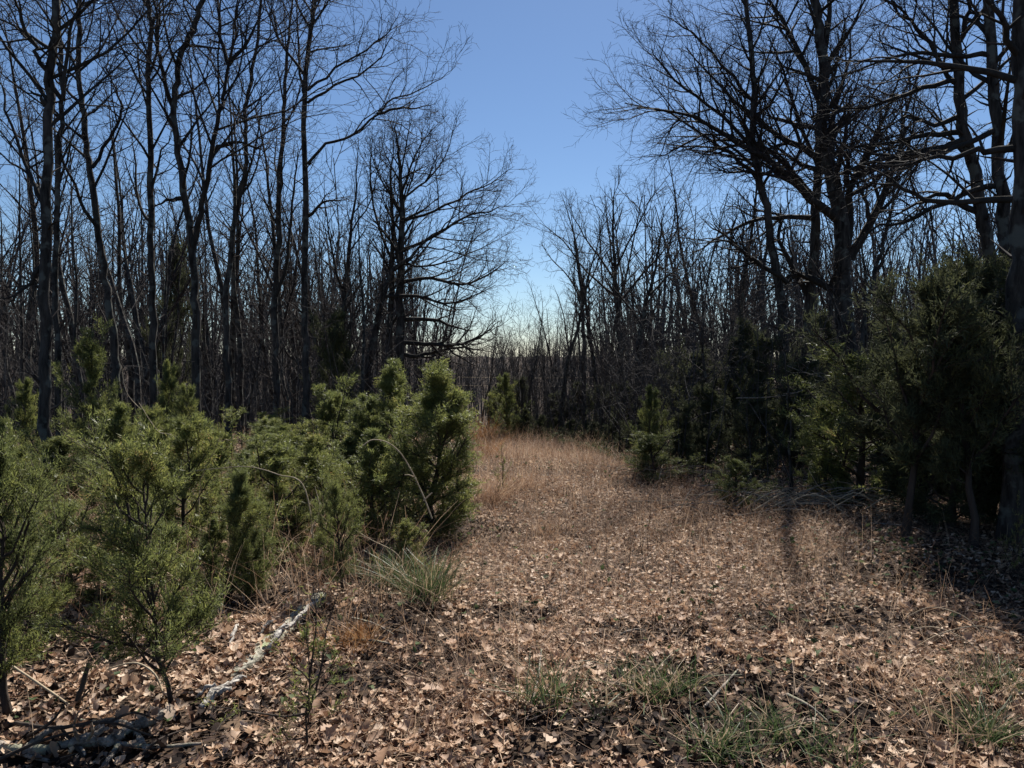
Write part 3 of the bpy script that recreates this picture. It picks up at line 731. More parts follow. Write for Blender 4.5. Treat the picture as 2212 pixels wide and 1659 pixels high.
rnd.seed(404)
G1 = 'low green cedars of the thicket left of the path'
G2 = 'dark cedars in the shade right of the path'
CED = [
 (2, 1552, 1035, 330, CN, 'nearest cedar sapling at the left border, feathery green on a bare dark stem', None, 0),
 (362, 1532, 1005, 370, CN, 'nearest cedar sapling with a thin bare stem above the fallen branch pile', None, 1),
 (930, 1168, 838, 290, CN, 'dense cone shaped cedar at the left edge of the path, beside the arching pale stalk', None, 2),
 (530, 1292, 1050, 170, CN, 'small upright cedar standing behind the pale rotten log', None, 2),
 (742, 1285, 1070, 150, CN, 'small cedar with a forked bare stem between rotten log and path', None, 0),
 (895, 1245, 1130, 130, CM, 'low cedar tuft at the foot of the dense cone shaped cedar', None, 0),
 (265, 1300, 1050, 210, CM, 'bushy cedar filling the gap between the two nearest saplings', None, 1),
 (400, 1230, 930, 220, CM, 'yellowish green cedar directly behind the sapling above the branch pile', None, 0),
 (140, 1300, 1100, 220, CM, 'bushy cedar right behind the sapling at the left border', None, 1),
 (10, 1190, 925, 130, CM, 'tall cedar at the left border in front of the nearest straight trunk', None, 2),
 (262, 1150, 890, 200, CM, 'cedar with a pointed top just right of the nearest straight trunk', None, 2),
 (330, 1130, 900, 170, CM, 'slim cedar below the straight upright bare tree', None, 0),
 (480, 1160, 940, 210, CM, 'spreading cedar below the wide V forked tree', None, 1),
 (600, 1190, 975, 230, CM, 'wide low cedar in the middle of the left thicket', None, 1),
 (690, 1165, 960, 190, CM, 'rounded cedar under the tall straight tree', None, 0),
 (800, 1180, 945, 210, CM, 'spreading cedar against the left flank of the dense cone shaped cedar', None, 2),
 (560, 1085, 950, 150, CM, 'small cedar in front of the crooked bare tree', None, 2),
 (200, 1010, 752, 130, CM, 'tall loose cedar showing between the two left trunks', 10.5, 1),
 (55, 1000, 830, 90, CM, 'yellow green cedar top left of the nearest straight trunk', 10.8, 2),
 (355, 1000, 795, 85, CM, 'narrow cedar at the foot of the straight upright bare tree', 10.6, 2),
 (405, 1000, 850, 110, CM, 'short cedar beside the foot of the wide V forked tree', 10, 0),
 (725, 1060, 860, 170, CM, 'bushy cedar at the foot of the leaning bare tree', 9.5, 1),
 (860, 1050, 795, 190, CM, 'tall cedar peaking behind the dense cone shaped cedar', 9.6, 2),
 (790, 1040, 870, 150, CM, 'round cedar between the leaning tree and the dense cone shaped cedar', 9.0, 0),
 (650, 1060, 940, 130, CM, 'low cedar at the root of the tall straight tree', 9.2, 1),
 (440, 1290, 1130, 130, CM, 'low dark green cedar left of the small upright one behind the log', None, 2),
 (610, 1160, 1030, 130, CM, 'short broad cedar behind the dark gap in the thicket', None, 1),
 (50, 1390, 1150, 190, CM, 'low cedar foliage under the sapling at the left border', None, 1),
 (730, 960, 690, 120, CD, 'dark evergreen half hidden in the wood behind the leaning bare tree', 15.5, 1),
 (366, 960, 545, 100, CD, 'dark evergreen rising in the wood between the upright tree and the forked tree', 26, 1),
 # right side
 (1100, 945, 815, 84, CM, 'small lone cedar at the far end of the path', 18, 2),
 (1415, 1040, 945, 140, CM, 'low green cedar bush at the right edge of the path', None, 1),
 (1400, 1000, 845, 90, CM, 'upright green cedar just behind the bush at the right edge of the path', 11, 2),
 (1590, 1098, 1000, 130, CM, 'low green shrubby cedar nearest to the brush pile', None, 1),
 (1862, 1085, 790, 310, CM, 'loose green cedar in front of the thick forked tree', 8.4, 1),
 (1790, 1050, 880, 150, CM, 'smaller green cedar on the left of the loose green one', 9.0, 0),
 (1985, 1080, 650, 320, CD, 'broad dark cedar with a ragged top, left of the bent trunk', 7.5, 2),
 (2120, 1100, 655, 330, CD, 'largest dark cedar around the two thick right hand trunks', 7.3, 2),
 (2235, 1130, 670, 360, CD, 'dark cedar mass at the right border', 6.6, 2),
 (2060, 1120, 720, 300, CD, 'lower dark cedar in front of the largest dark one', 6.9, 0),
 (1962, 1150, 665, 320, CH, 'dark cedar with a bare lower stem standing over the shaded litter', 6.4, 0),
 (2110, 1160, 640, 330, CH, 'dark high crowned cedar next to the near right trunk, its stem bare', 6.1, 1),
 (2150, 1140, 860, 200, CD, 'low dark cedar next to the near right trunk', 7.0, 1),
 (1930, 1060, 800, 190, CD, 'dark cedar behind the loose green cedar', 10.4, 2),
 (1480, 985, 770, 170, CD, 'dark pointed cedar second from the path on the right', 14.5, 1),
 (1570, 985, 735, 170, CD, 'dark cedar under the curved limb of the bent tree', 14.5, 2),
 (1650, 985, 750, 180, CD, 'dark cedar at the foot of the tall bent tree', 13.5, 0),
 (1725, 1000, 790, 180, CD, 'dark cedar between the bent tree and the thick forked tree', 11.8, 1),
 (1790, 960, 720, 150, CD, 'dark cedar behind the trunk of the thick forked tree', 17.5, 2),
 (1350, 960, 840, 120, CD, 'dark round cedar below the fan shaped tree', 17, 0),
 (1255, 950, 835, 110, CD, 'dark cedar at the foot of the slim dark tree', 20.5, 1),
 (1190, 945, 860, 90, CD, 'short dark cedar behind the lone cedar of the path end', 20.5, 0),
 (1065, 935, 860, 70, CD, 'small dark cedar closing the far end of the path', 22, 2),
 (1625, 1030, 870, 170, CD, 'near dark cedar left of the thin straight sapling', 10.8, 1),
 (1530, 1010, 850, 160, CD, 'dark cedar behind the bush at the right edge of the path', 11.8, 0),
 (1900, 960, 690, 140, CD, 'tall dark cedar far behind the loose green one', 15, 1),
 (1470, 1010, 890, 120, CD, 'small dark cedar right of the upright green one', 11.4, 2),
]
for (u, vb, vt, w, kinds, lab, Y, k) in CED:
    cedar(u, vb, vt, w, kinds, lab, Y, G2 if kinds in (CD, CH) and u > 1000 else (G1 if kinds not in (CD, CH) else None), k=k)
for i in range(26):
    v = rnd.uniform(985, 1290); u = rnd.uniform(-20, 840)
    if u < 190 and v < 1110: u += 240
    if u > 560 and v > 1120: v -= 140
    if v > 1190: v -= 120
    Yq = gp(u, v)[1]
    cedar(u, v, v - rnd.uniform(.4, .85) * FPX / Yq, rnd.uniform(.65, 1.1) * FPX / Yq, CM, 'low green cedar shrub merging into the thicket left of the path', Yq, 'low shrubs filling the left thicket', 'cedar_shrub')
for i in range(24):
    Yq = rnd.uniform(10, 22); x = rnd.uniform(3.4 if Yq < 17.5 else -.2, 3.2 + .5 * Yq)
    if i < 12: Yq = 12 + .58 * i; x = EDGE(Yq) + rnd.uniform(.15, .5)
    u = 1106 + x / Yq * FPX; 
    zt = rnd.uniform(.7, 1.6) if i >= 12 else rnd.uniform(.35, .75); g_ = th(x, Yq)
    v = 829.5
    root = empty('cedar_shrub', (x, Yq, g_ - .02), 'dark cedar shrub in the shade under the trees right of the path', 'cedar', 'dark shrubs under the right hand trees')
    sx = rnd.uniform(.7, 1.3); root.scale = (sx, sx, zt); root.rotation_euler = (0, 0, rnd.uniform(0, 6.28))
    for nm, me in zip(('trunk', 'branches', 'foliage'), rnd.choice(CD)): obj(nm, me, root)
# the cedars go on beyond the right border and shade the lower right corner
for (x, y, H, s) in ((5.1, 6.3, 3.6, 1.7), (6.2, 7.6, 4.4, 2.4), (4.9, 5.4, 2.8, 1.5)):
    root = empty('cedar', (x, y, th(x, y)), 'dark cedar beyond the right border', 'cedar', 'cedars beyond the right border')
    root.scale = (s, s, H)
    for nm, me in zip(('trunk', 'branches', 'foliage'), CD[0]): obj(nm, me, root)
# sparse seedlings in the clearing
SEED = [(655, 1625, 1390, 200, 'wispy cedar seedling standing in the leaves right of the rotten log'), 
        (1085, 1080, 1000, 50, 'yellowish seedling beside the orange grass at the left edge of the path'), (2195, 1255, 1130, 70, 'cedar seedling before the near right trunk')]
for u, vb, vt, w, lab in SEED: cedar(u, vb, vt, w, CS, lab, None, None, 'cedar_seedling', 0)

# ------------------------------------------------------------------ leaf litter
def leaf_template(kind):
    if kind == 'simple':
        V = [(-.5, 0, 0), (.02, -.3, 0), (.02, 0, 0), (.02, .3, 0), (.5, 0, 0)]
        return np.array(V, float), [np.array([(0, 1, 2), (0, 2, 3), (1, 4, 2), (2, 4, 3)])]
    prof = [(0, .02), (.2, .17), (.32, .12), (.52, .29), (.64, .17), (.78, .24), (1.0, .03)]
    if kind == 'big': prof = [(0, .02), (.12, .09), (.2, .2), (.3, .12), (.45, .30), (.55, .17), (.7, .27), (.82, .14), (1.0, .03)]
    V, Q = [], []
    for i, (t, w) in enumerate(prof):
        V += [(t - .5, -w, 0), (t - .5, 0, 0), (t - .5, w, 0)]
    for i in range(len(prof) - 1):
        a = 3 * i
        Q += [(a, a + 3, a + 4, a + 1), (a + 1, a + 4, a + 5, a + 2)]
    return np.array(V, float), [np.array(Q)]

def euler_mats(a, tilt, tdir):
    """spin a about z, then tilt about a horizontal axis"""
    n = len(a); M = np.zeros((n, 3, 3)); ca, sa = np.cos(a), np.sin(a)
    M[:, 0, 0] = ca; M[:, 0, 1] = -sa; M[:, 1, 0] = sa; M[:, 1, 1] = ca; M[:, 2, 2] = 1
    kx, ky = np.cos(tdir), np.sin(tdir); c, s = np.cos(tilt), np.sin(tilt)
    Rm = np.zeros((n, 3, 3)); v = 1 - c
    Rm[:, 0, 0] = c + kx * kx * v; Rm[:, 0, 1] = kx * ky * v; Rm[:, 0, 2] = ky * s
    Rm[:, 1, 0] = kx * ky * v; Rm[:, 1, 1] = c + ky * ky * v; Rm[:, 1, 2] = -kx * s
    Rm[:, 2, 0] = -ky * s; Rm[:, 2, 1] = kx * s; Rm[:, 2, 2] = c
    return np.einsum('nij,njk->nik', Rm, M)

def leaves_mesh(P, size, tmpl, tiltsd=.5):
    T, Q = tmpl
    n = len(P)
    curl = nr.normal(.5, .55, n)[:, None]; cup = nr.normal(.9, .7, n)[:, None]; tw = nr.normal(0, .8, n)[:, None]
    X = T[None, :, 0].repeat(n, 0); Yv = T[None, :, 1] * nr.uniform(.7, 1.3, n)[:, None]
    Z = curl * (X * X) * 1.2 + cup * Yv * Yv * 2.2 + tw * X * Yv
    L = np.stack([X, Yv, Z], -1) * size[:, None, None]
    M = euler_mats(nr.uniform(0, 6.28, n), np.abs(nr.normal(0, tiltsd, n)), nr.uniform(0, 6.28, n))
    W = np.einsum('nij,nvj->nvi', M, L) + P[:, None]
    return W.reshape(-1, 3), [(np.arange(n)[:, None, None] * len(T) + q[None]).reshape(-1, q.shape[1]) for q in Q]

def wedge_points(n, y0, y1, power=1.0, marg=1.06):
    """points in the ground that the camera can see, evenly by area"""
    y = np.sqrt(nr.uniform(0, 1, n) ** power * (y1 * y1 - y0 * y0) + y0 * y0)
    x = nr.uniform(-.69, .69, n) * y * marg + nr.uniform(-.3, .3, n)
    return x, y

def field_noise(x, y, f, ph):
    return .5 + .25 * np.sin(x * f + ph) * np.cos(y * f * .8 + 1.7 * ph) + .25 * np.sin((x + y) * f * .63 + 2.1 * ph)

def lift(u, v, dz, toward=0.0):
    """point dz above the ground that shows at pixel (u, v)"""
    r = ray(u, v); Y = 2.0
    while Y < 60:
        k = Y / r[1]
        if EYE + r[2] * k <= th(r[0] * k, Y) + dz: break
        Y += 0.01
    k = Y / r[1]
    return (r[0] * k, Y, EYE + r[2] * k)

LOB, SIM, BIG = leaf_template('lobed'), leaf_template('simple'), leaf_template('big')
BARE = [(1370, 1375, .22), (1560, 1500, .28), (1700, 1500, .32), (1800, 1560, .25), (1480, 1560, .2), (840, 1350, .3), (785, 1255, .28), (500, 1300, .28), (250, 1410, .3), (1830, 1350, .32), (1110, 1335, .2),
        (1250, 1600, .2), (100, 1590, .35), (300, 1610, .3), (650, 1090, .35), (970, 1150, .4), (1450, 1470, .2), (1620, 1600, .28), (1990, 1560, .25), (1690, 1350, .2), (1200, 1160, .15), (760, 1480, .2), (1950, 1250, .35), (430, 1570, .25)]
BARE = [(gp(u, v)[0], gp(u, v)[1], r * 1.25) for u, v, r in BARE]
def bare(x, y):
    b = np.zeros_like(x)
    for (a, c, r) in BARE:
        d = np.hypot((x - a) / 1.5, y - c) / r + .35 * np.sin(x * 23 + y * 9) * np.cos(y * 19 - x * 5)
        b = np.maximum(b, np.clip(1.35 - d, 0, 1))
    return b

def litter():
    parts = []
    for n, y0, y1, t, s0, s1 in ((12000, 2.4, 4.5, LOB, .028, .072), (20000, 2.4, 5.0, SIM, .015, .05), (56000, 4.5, 10.5, SIM, .025, .068), (44000, 9.5, 24, SIM, .045, .09), (7000, 22, 40, SIM, .09, .15)):
        x, y = wedge_points(n, y0, y1)
        k = nr.uniform(0, 1, n) < np.clip(1.45 - 1.15 * field_noise(x, y, 2.7, .9) * field_noise(y, x, 4.1, 2.0) * 1.9, .12, 1) * (1 - .95 * bare(x, y))
        x, y = x[k], y[k]; m = len(x)
        P = np.stack([x, y, terrain(x, y) + nr.uniform(.004, .035, m)], -1)
        parts.append(leaves_mesh(P, s0 + (s1 - s0) * nr.beta(1.6, 2.4, m), t, .62))
    a, b = np.array(lift(436, 1525, .0)), np.array(lift(700, 1285, .0))
    c0, c1 = np.array(lift(0, 1600, 0)), np.array(lift(400, 1560, 0))
    q = nr.uniform(0, 1, 160); P = c0 + (c1 - c0) * q[:, None] + nr.normal(0, .10, (160, 3)); P[:, 2] = terrain(P[:, 0], P[:, 1]) + nr.uniform(.02, .08, 160)
    parts.append(leaves_mesh(P, nr.uniform(.03, .08, 160), LOB, .7))
    m = 110; q = nr.beta(1.2, 1.2, m)
    P = a + (b - a) * q[:, None] + nr.normal(0, .05, (m, 3)); P[:, 2] = terrain(P[:, 0], P[:, 1]) + nr.uniform(.03, .10, m)
    parts.append(leaves_mesh(P, nr.uniform(.035, .075, m), LOB, .6))
    V, Q = merge(parts)
    tag(obj('leaf_litter', mesh_np('leaf_litter', V, Q, M_LEAF)), 'carpet of dry brown oak leaves over the clearing and path', 'leaf litter', kind='stuff')
litter()
def dark_leaves():  # near-black leaves filling the patches left open in the dry litter
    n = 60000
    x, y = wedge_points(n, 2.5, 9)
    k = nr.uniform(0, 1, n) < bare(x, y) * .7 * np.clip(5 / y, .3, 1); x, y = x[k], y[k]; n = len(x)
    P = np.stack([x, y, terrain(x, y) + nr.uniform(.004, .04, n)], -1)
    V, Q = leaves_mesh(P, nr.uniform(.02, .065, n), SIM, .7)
    tag(obj('dark_leaves', mesh_np('dark_leaves', V, Q, M_DARK_LEAF)), 'patches of dark leaves between the dry ones', 'wet leaves', kind='stuff')
dark_leaves()
# the largest fallen leaves, one by one
def big_leaves():
    ms = []
    for i in range(8):
        V, Q = leaves_mesh(np.zeros((1, 3)), np.array([1.0]), BIG, .35)
        ms.append(mesh_np('fallen_leaf', V, Q, M_LEAF))
    for i in range(300):
        y = math.sqrt(rnd.uniform(2.7 ** 2, 4.6 ** 2)); x = rnd.uniform(-.69, .69) * y
        while float(bare(np.array([x]), np.array([y]))[0]) > .5:
            y = math.sqrt(rnd.uniform(2.7 ** 2, 4.6 ** 2)); x = rnd.uniform(-.69, .69) * y
        o = obj('fallen_leaf', rnd.choice(ms), ground, (x, y, th(x, y) + rnd.uniform(.03, .05)))
        s = rnd.uniform(.065, .105); o.scale = (s, s, s)
        o.rotation_euler = (rnd.gauss(0, .3), rnd.gauss(0, .3), rnd.uniform(0, 6.28))
big_leaves()

# ------------------------------------------------------------------ grass
def blades(x, y, h, lean, width, bend=.5, n=4, spread=None, z=None, adir=None):
    m = len(x)
    a = nr.uniform(0, 6.28, m) if adir is None else adir
    d = np.stack([np.cos(a), np.sin(a)], -1)
    t = np.linspace(0, 1, n)
    off = (lean[:, None] * t + bend * lean[:, None] * t * t) * h[:, None]
    zz = h[:, None] * (t - .35 * (lean[:, None] * t) ** 2)
    zb = terrain(x, y) if z is None else z
    P = np.stack([x[:, None] + d[:, :1] * off, y[:, None] + d[:, 1:] * off, zb[:, None] + zz], -1)
    P[:, 1:] += nr.normal(0, .012, (m, n - 1, 3)) * h[:, None, None]
    wa = nr.uniform(0, 6.28, m)
    W = np.stack([np.cos(wa), np.sin(wa), np.zeros(m)], -1)[:, None] * (width[:, None] * np.linspace(1, .25, n)[None])[..., None] * .5
    V = np.stack([P - W, P + W], 2).reshape(-1, 3)
    idx = np.arange(m * n * 2).reshape(m, n, 2)
    Q = np.stack([idx[:, :-1, 0], idx[:, :-1, 1], idx[:, 1:, 1], idx[:, 1:, 0]], -1).reshape(-1, 4)
    return V, [Q]

def dry_grass():
    parts = []
    # standing dead stalks in the path
    n = 175000
    x, y = wedge_points(n, 2.8, 21)
    inp = np.exp(-np.clip(np.maximum(-.6 - x, x - np.interp(y, [6, 8, 11.5, 15, 17, 18.5], [2.6, 2.3, 1.9, 1.5, .9, -.2])), 0, 9) ** 2 / .08)
    dens = inp * (.35 + .9 * field_noise(x, y, 1.5, .6)) * np.clip((y - 0) / 4, .7, 1)
    k = nr.uniform(0, 1, n) < (dens + .16) * (1 - .8 * bare(x, y))
    x, y = x[k], y[k]; m = len(x)
    h = nr.uniform(.06, .38, m) * (.6 + .8 * field_noise(x, y, 2.3, 1.1))
    parts.append(blades(x, y, h, np.abs(nr.normal(.7, .55, m)), nr.uniform(.0014, .0034, m) * np.clip(y / 6, 1, 2.2), n=3))
    # pale dead stalks standing among the low cedars
    n = 2600
    y = nr.uniform(4.2, 10, n); x = -.75 - nr.uniform(0, 1, n) * (.69 * y - .75)
    h = nr.uniform(.15, .65, n)
    parts.append(blades(x, y, h, np.abs(nr.normal(.45, .4, n)), nr.uniform(.003, .006, n), n=5))
    # fallen straw lying over the leaves, more of it near the lower right
    n = 30000
    x, y = wedge_points(n, 2.6, 10)
    k = nr.uniform(0, 1, n) > .8 * bare(x, y); x, y = x[k], y[k]; n = len(x)
    h = nr.uniform(.12, .4, n)
    parts.append(blades(x, y, h * .35, np.abs(nr.normal(2.2, .7, n)), nr.uniform(.002, .004, n), bend=.1, n=3, z=terrain(x, y) + .03))
    V, Q = merge(parts)
    tag(obj('dry_grass', mesh_np('dry_grass', V, Q, M_STRAW)), 'fine dead brown stalks and straw growing through the leaf litter', 'dry grass', kind='stuff')
dry_grass()

rnd.seed(505)
def twig_litter():
    P = []
    for i in range(2600):
        y = math.sqrt(rnd.uniform(2.6 ** 2, 11 ** 2)); x = rnd.uniform(-.69, .69) * y
        L_ = rnd.uniform(.05, .28)
        P.append(grow((x, y, th(x, y) + rnd.uniform(.02, .06)), norm3((rnd.gauss(0, 1), rnd.gauss(0, 1), rnd.gauss(0, .12))), L_, rnd.uniform(.0015, .004), .001, 3, .15, 0))
    for i in range(900):          # thin dark stems standing in the clearing
        y = math.sqrt(rnd.uniform(2.8 ** 2, 13 ** 2)); x = rnd.uniform(-.3 * y, .45 * y)
        P.append(grow((x, y, th(x, y)), norm3((rnd.gauss(0, .2), rnd.gauss(0, .2), 1)), rnd.uniform(.1, .45), rnd.uniform(.0012, .0024), .001, 3, .10, 0))
    V, Q = tubes(P, 3)
    tag(obj('twig_litter', mesh_np('twig_litter', V, Q, M_JBARK)), 'thin dark twigs and stems strewn through the leaves of the clearing', 'twigs', kind='stuff')
twig_litter()

def green_cover():
    n = 40000
    x, y = wedge_points(n, 3.0, 22)
    w = np.clip((x - 2.0 - .12 * np.sin(y * 1.7)) / 1.0, 0, 1) * np.clip(field_noise(x, y, 1.9, 2.2) * 1.8 - .55, 0, 1)
    w = np.maximum(w, np.clip((y - 13.5) / 2, 0, 1) * np.clip((x - np.interp(y, [13, 15, 17, 18.5], [1.5, 1.3, .8, -.4])) / .4, 0, 1) * .85)      # green strip at the foot of the far edge
    w = np.maximum(w, .30 * bare(x, y))
    w = np.maximum(w, .22 * np.clip((field_noise(x, y, 3.3, 4.0) - .62) * 6, 0, 1))
    k = nr.uniform(0, 1, n) < w * .9 + .012
    x, y = x[k], y[k]; m = len(x)
    ye = nr.uniform(11.5, 19, 9000); xe = np.interp(ye, [6, 8, 11.5, 15, 17, 18.5], [3.2, 2.6, 2.1, 1.7, 1.1, -.2]) - .25 + np.abs(nr.normal(0, .8, 9000))
    x = np.concatenate([x, xe]); y = np.concatenate([y, ye]); m = len(x)
    P = np.stack([x, y, terrain(x, y) + nr.uniform(.03, .12, m)], -1)
    V, Q = leaves_mesh(P, nr.uniform(.03, .06, m) * np.clip(y / 9, 1, 1.6), SIM, .6)
    tag(obj('ground_vine', mesh_np('ground_vine', V, Q, M_VINE)), 'small leaved green vine creeping over the shaded ground right of the path', 'ground vine', kind='stuff')
green_cover()

def tuft(u, v, nbl, hh, spread, mat, label, cat='grass tuft', wid=.0075, lean=.6, name='grass_tuft', group=None):
    b = gp(u, v)
    m = nbl
    cx, cy, cs = nr.normal(0, spread * .8, 5), nr.normal(0, spread * .55, 5), nr.uniform(.3, .8, 5)      # a few ragged clumps, not one round tuft
    q = nr.randint(0, 5, m)
    x = cx[q] + nr.normal(0, spread, m) * cs[q]; y = cy[q] + nr.normal(0, spread, m) * cs[q]
    V, Q = blades(x, y, nr.uniform(.5, 1.1, m) * hh, np.abs(nr.normal(lean, .3, m)), nr.uniform(.6, 1.2, m) * wid, n=5, z=np.zeros(m))
    o = obj(name, mesh_np(name, V, Q, mat), None, b)
    return tag(o, label, cat, group)

TUFTS = [
 (1425, 1495, 220, .17, .09, M_GREEN, 'bright green grass tuft in the leaves right of centre'),
 (1190, 1530, 150, .20, .09, M_GREEN, 'thin green grass clump below the middle of the clearing'),
 (2140, 1620, 170, .22, .06, M_GREEN, 'green grass tuft in the straw at the lower right corner'),
 (2150, 1500, 160, .17, .1, M_GREEN, 'green grass tuft at the edge of the right shadow'),
 (1640, 1600, 200, .15, .16, M_GREEN, 'wide low green tuft near the bottom of the clearing'),
 (1560, 1640, 160, .15, .09, M_GREEN, 'small green tuft at the bottom edge of the clearing'),
 (920, 1300, 330, .34, .09, M_GREEN, 'long arching green grey grass clump at the left side of the path'),
 (855, 1275, 220, .30, .08, M_GREEN, 'smaller arching grass clump next to the forked stem cedar'),
 (1065, 1090, 260, .42, .13, M_STRAW, 'tall brown grass clump at the left edge of the path beyond the cone shaped cedar'),
 (1020, 955, 260, .75, .28, M_ORANGE, 'orange broom grass at the far left end of the path'),
 (1048, 990, 170, .55, .16, M_ORANGE, 'orange grass clump halfway along the left path edge'),
 (1062, 950, 200, .55, .30, M_ORANGE, 'tawny grass crest where the path drops out of sight'),
 (1150, 1060, 150, .36, .12, M_STRAW, 'thin brown stalks in the middle of the path'),
 (770, 1400, 200, .16, .10, M_ORANGE, 'yellow brown grass patch right of the rotten log'),
 (290, 1050, 120, .55, .10, M_ORANGE, 'rusty dead stalks standing among the cedars on the left'),
 (2090, 1560, 220, .26, .28, M_STRAW, 'pale flattened straw clump at the lower right'),
 (1185, 1160, 120, .22, .10, M_STRAW, 'short dark brown stalk clump in the path'),
]
for t in TUFTS: tuft(*t)

# ------------------------------------------------------------------ stalks, sticks, fallen wood
def stick(name, label, cat, polylines, mat, sides=6, group=None, part='twig', base=None):
    """polylines: [(pts, r0, r1)] ; first is the main piece"""
    b = polylines[0][0][0]
    def mk(p):
        c = catmull(p[0], 7); n = len(c)
        c = [(q[0], q[1], q[2]) for q in c]
        jit = .09 if p[1] > .01 else .05
        c = [c[0]] + [tuple(q[j] + rnd.gauss(0, p[1] * jit) for j in range(3)) for q in c[1:]]
        return (rel(c, b), [(p[1] + (p[2] - p[1]) * i / (n - 1)) * rnd.uniform(1 - jit, 1 + jit) for i in range(n)])
    V, Q = tubes([mk(polylines[0])], sides)
    o = obj(name, mesh_np(name, V, Q, mat, True), None, b)
    tag(o, label, cat, group)
    for p in polylines[1:]:
        V, Q = tubes([mk(p)], sides)
        obj(part, mesh_np(part, V, Q, mat, True), o)
    return o

# arching pale stalk in front of the cone shaped cedar
Ya = 5.6
stick('arching_stalk', 'pale feathery stalk arching over in front of the dense cone shaped cedar', 'stalk',
      [([at(933, 1120, Ya), at(920, 1085, Ya), at(905, 1050, Ya), at(885, 1010, Ya - .05), at(862, 975, Ya - .1), at(835, 955, Ya - .15), at(805, 950, Ya - .2), at(783, 963, Ya - .25)], .006, .0035),
       ([at(915, 1082, Ya), at(925, 1072, Ya), at(934, 1064, Ya)], .006, .004), ([at(893, 1030, Ya), at(884, 1026, Ya), at(874, 1026, Ya)], .005, .003)], M_CANE)
# briar canes in the thicket
CANES = [
 ([(300, 870), (340, 930), (385, 965)], 6.2, 'thin pale briar cane leaning over the yellowish cedar'),
 ([(262, 790), (275, 850), (320, 900), (372, 960)], 7.5, 'long pale briar cane hanging from the wood towards the left thicket'),
 ([(345, 985), (400, 968), (440, 970), (470, 985)], 6.0, 'low arching cane over the spreading cedar of the left thicket'),
 ([(410, 1018), (470, 1012), (535, 1008), (600, 1025), (660, 1060)], 5.4, 'long pale cane lying across the middle of the left thicket'),
 ([(430, 1065), (440, 1020), (465, 970), (475, 945)], 5.6, 'upright dark briar cane crossing the long pale cane'),
 ([(480, 970), (498, 950), (520, 930)], 6.4, 'short pale twig poking up by the crooked bare tree'),
 ([(760, 1140), (800, 1165), (860, 1200)], 5.3, 'pale cane slanting down left of the cone shaped cedar'),
 ([(680, 1050), (690, 1100), (672, 1150), (690, 1165)], 5.6, 'thin curved cane over the dark gap in the thicket'),
 ([(1080, 1160), (1110, 1110), (1140, 1080)], 6.5, 'thin dark stalk leaning in the path'),
 ([(1745, 1010), (1768, 1050), (1800, 1075)], 7.6, 'pale grass cane arching by the loose green cedar'),
 ([(1755, 1120), (1820, 1085), (1880, 1055), (1925, 1060)], 7.2, 'long arching cane above the brush pile'),
]
for pl, Yc, lab in CANES:
    n = len(pl)
    pts = [at(u, v, Yc - .25 * i / n) for i, (u, v) in enumerate(pl)]
    lo = max(pts, key=lambda p: 0) 
    g0 = pts[0] if pts[0][2] < pts[-1][2] else pts[-1]
    if g0 is pts[-1]: pts = pts[::-1]
    root = (pts[0][0] + (pts[0][0] - pts[1][0]) * .3, pts[0][1] + .05, th(pts[0][0], pts[0][1]))
    stick('briar_cane', lab, 'cane', [([root] + pts, .005, .0022)], M_CANE, 5, 'canes and stalks of the thickets')
# arching grass blades in the right shadow
for pl, lab in (([(1955, 1335, 0), (2010, 1312, .1), (2080, 1330, .12), (2130, 1380, .05)], 'upper arching straw blade in the right shadow'),
                ([(1950, 1362, 0), (2020, 1355, .08), (2090, 1385, .08), (2125, 1430, .0)], 'lower arching straw blade in the right shadow'),
                ([(1975, 1400, 0), (2030, 1370, .14), (2110, 1352, .2), (2190, 1372, .2)], 'greenish arching blade running to the right border')):
    stick('straw_blade', lab, 'grass blade', [([lift(u, v, dz + .01) for u, v, dz in pl], .004, .002)], M_CANE, 5)

# the fallen branch with its tangle at the lower left
def L(*a): return [lift(*q) for q in a]
stick('fallen_branch', 'thick weathered grey fallen branch at the lower left, its butt end raised', 'fallen branch',
      [(L((372, 1538, .06), (320, 1558, .05), (285, 1572, .05), (250, 1592, .05), (235, 1606, .04)), .027, .019),
       (L((285, 1572, .06), (240, 1558, .07), (200, 1562, .05), (170, 1555, .07)), .016, .008), (L((262, 1588, .05), (230, 1600, .05), (190, 1605, .04), (150, 1600, .05)), .020, .012)], M_GREYWOOD, 9, part='side_branch')
stick('fallen_branch', 'long curved grey fallen branch running to the left border', 'fallen branch',
      [(L((-10, 1612, .03), (40, 1622, .03), (100, 1618, .04), (150, 1605, .05), (200, 1588, .07), (225, 1575, .08)), .024, .010),
       (L((60, 1615, .04), (95, 1585, .08), (130, 1572, .09), (190, 1565, .10)), .015, .006), (L((40, 1622, .03), (60, 1632, .03), (110, 1645, .02)), .012, .006),
       (L((150, 1606, .05), (180, 1625, .03), (175, 1650, .02)), .012, .006)], M_GREYWOOD, 8, part='side_branch')
stick('fallen_branch', 'thin grey branch lying along the bottom below the thick butt', 'fallen branch',
      [(L((248, 1605, .03), (300, 1612, .03), (360, 1612, .03), (440, 1606, .03)), .011, .006), (L((255, 1612, .03), (235, 1640, .03), (215, 1665, .03)), .013, .007)], M_GREYWOOD, 7, part='side_branch')
stick('fallen_branch', 'short curled white branch with cracked bark in the tangle', 'fallen branch',
      [(L((292, 1570, .03), (296, 1590, .04), (308, 1606, .03), (318, 1630, .02)), .015, .012)], M_GREYWOOD, 8)
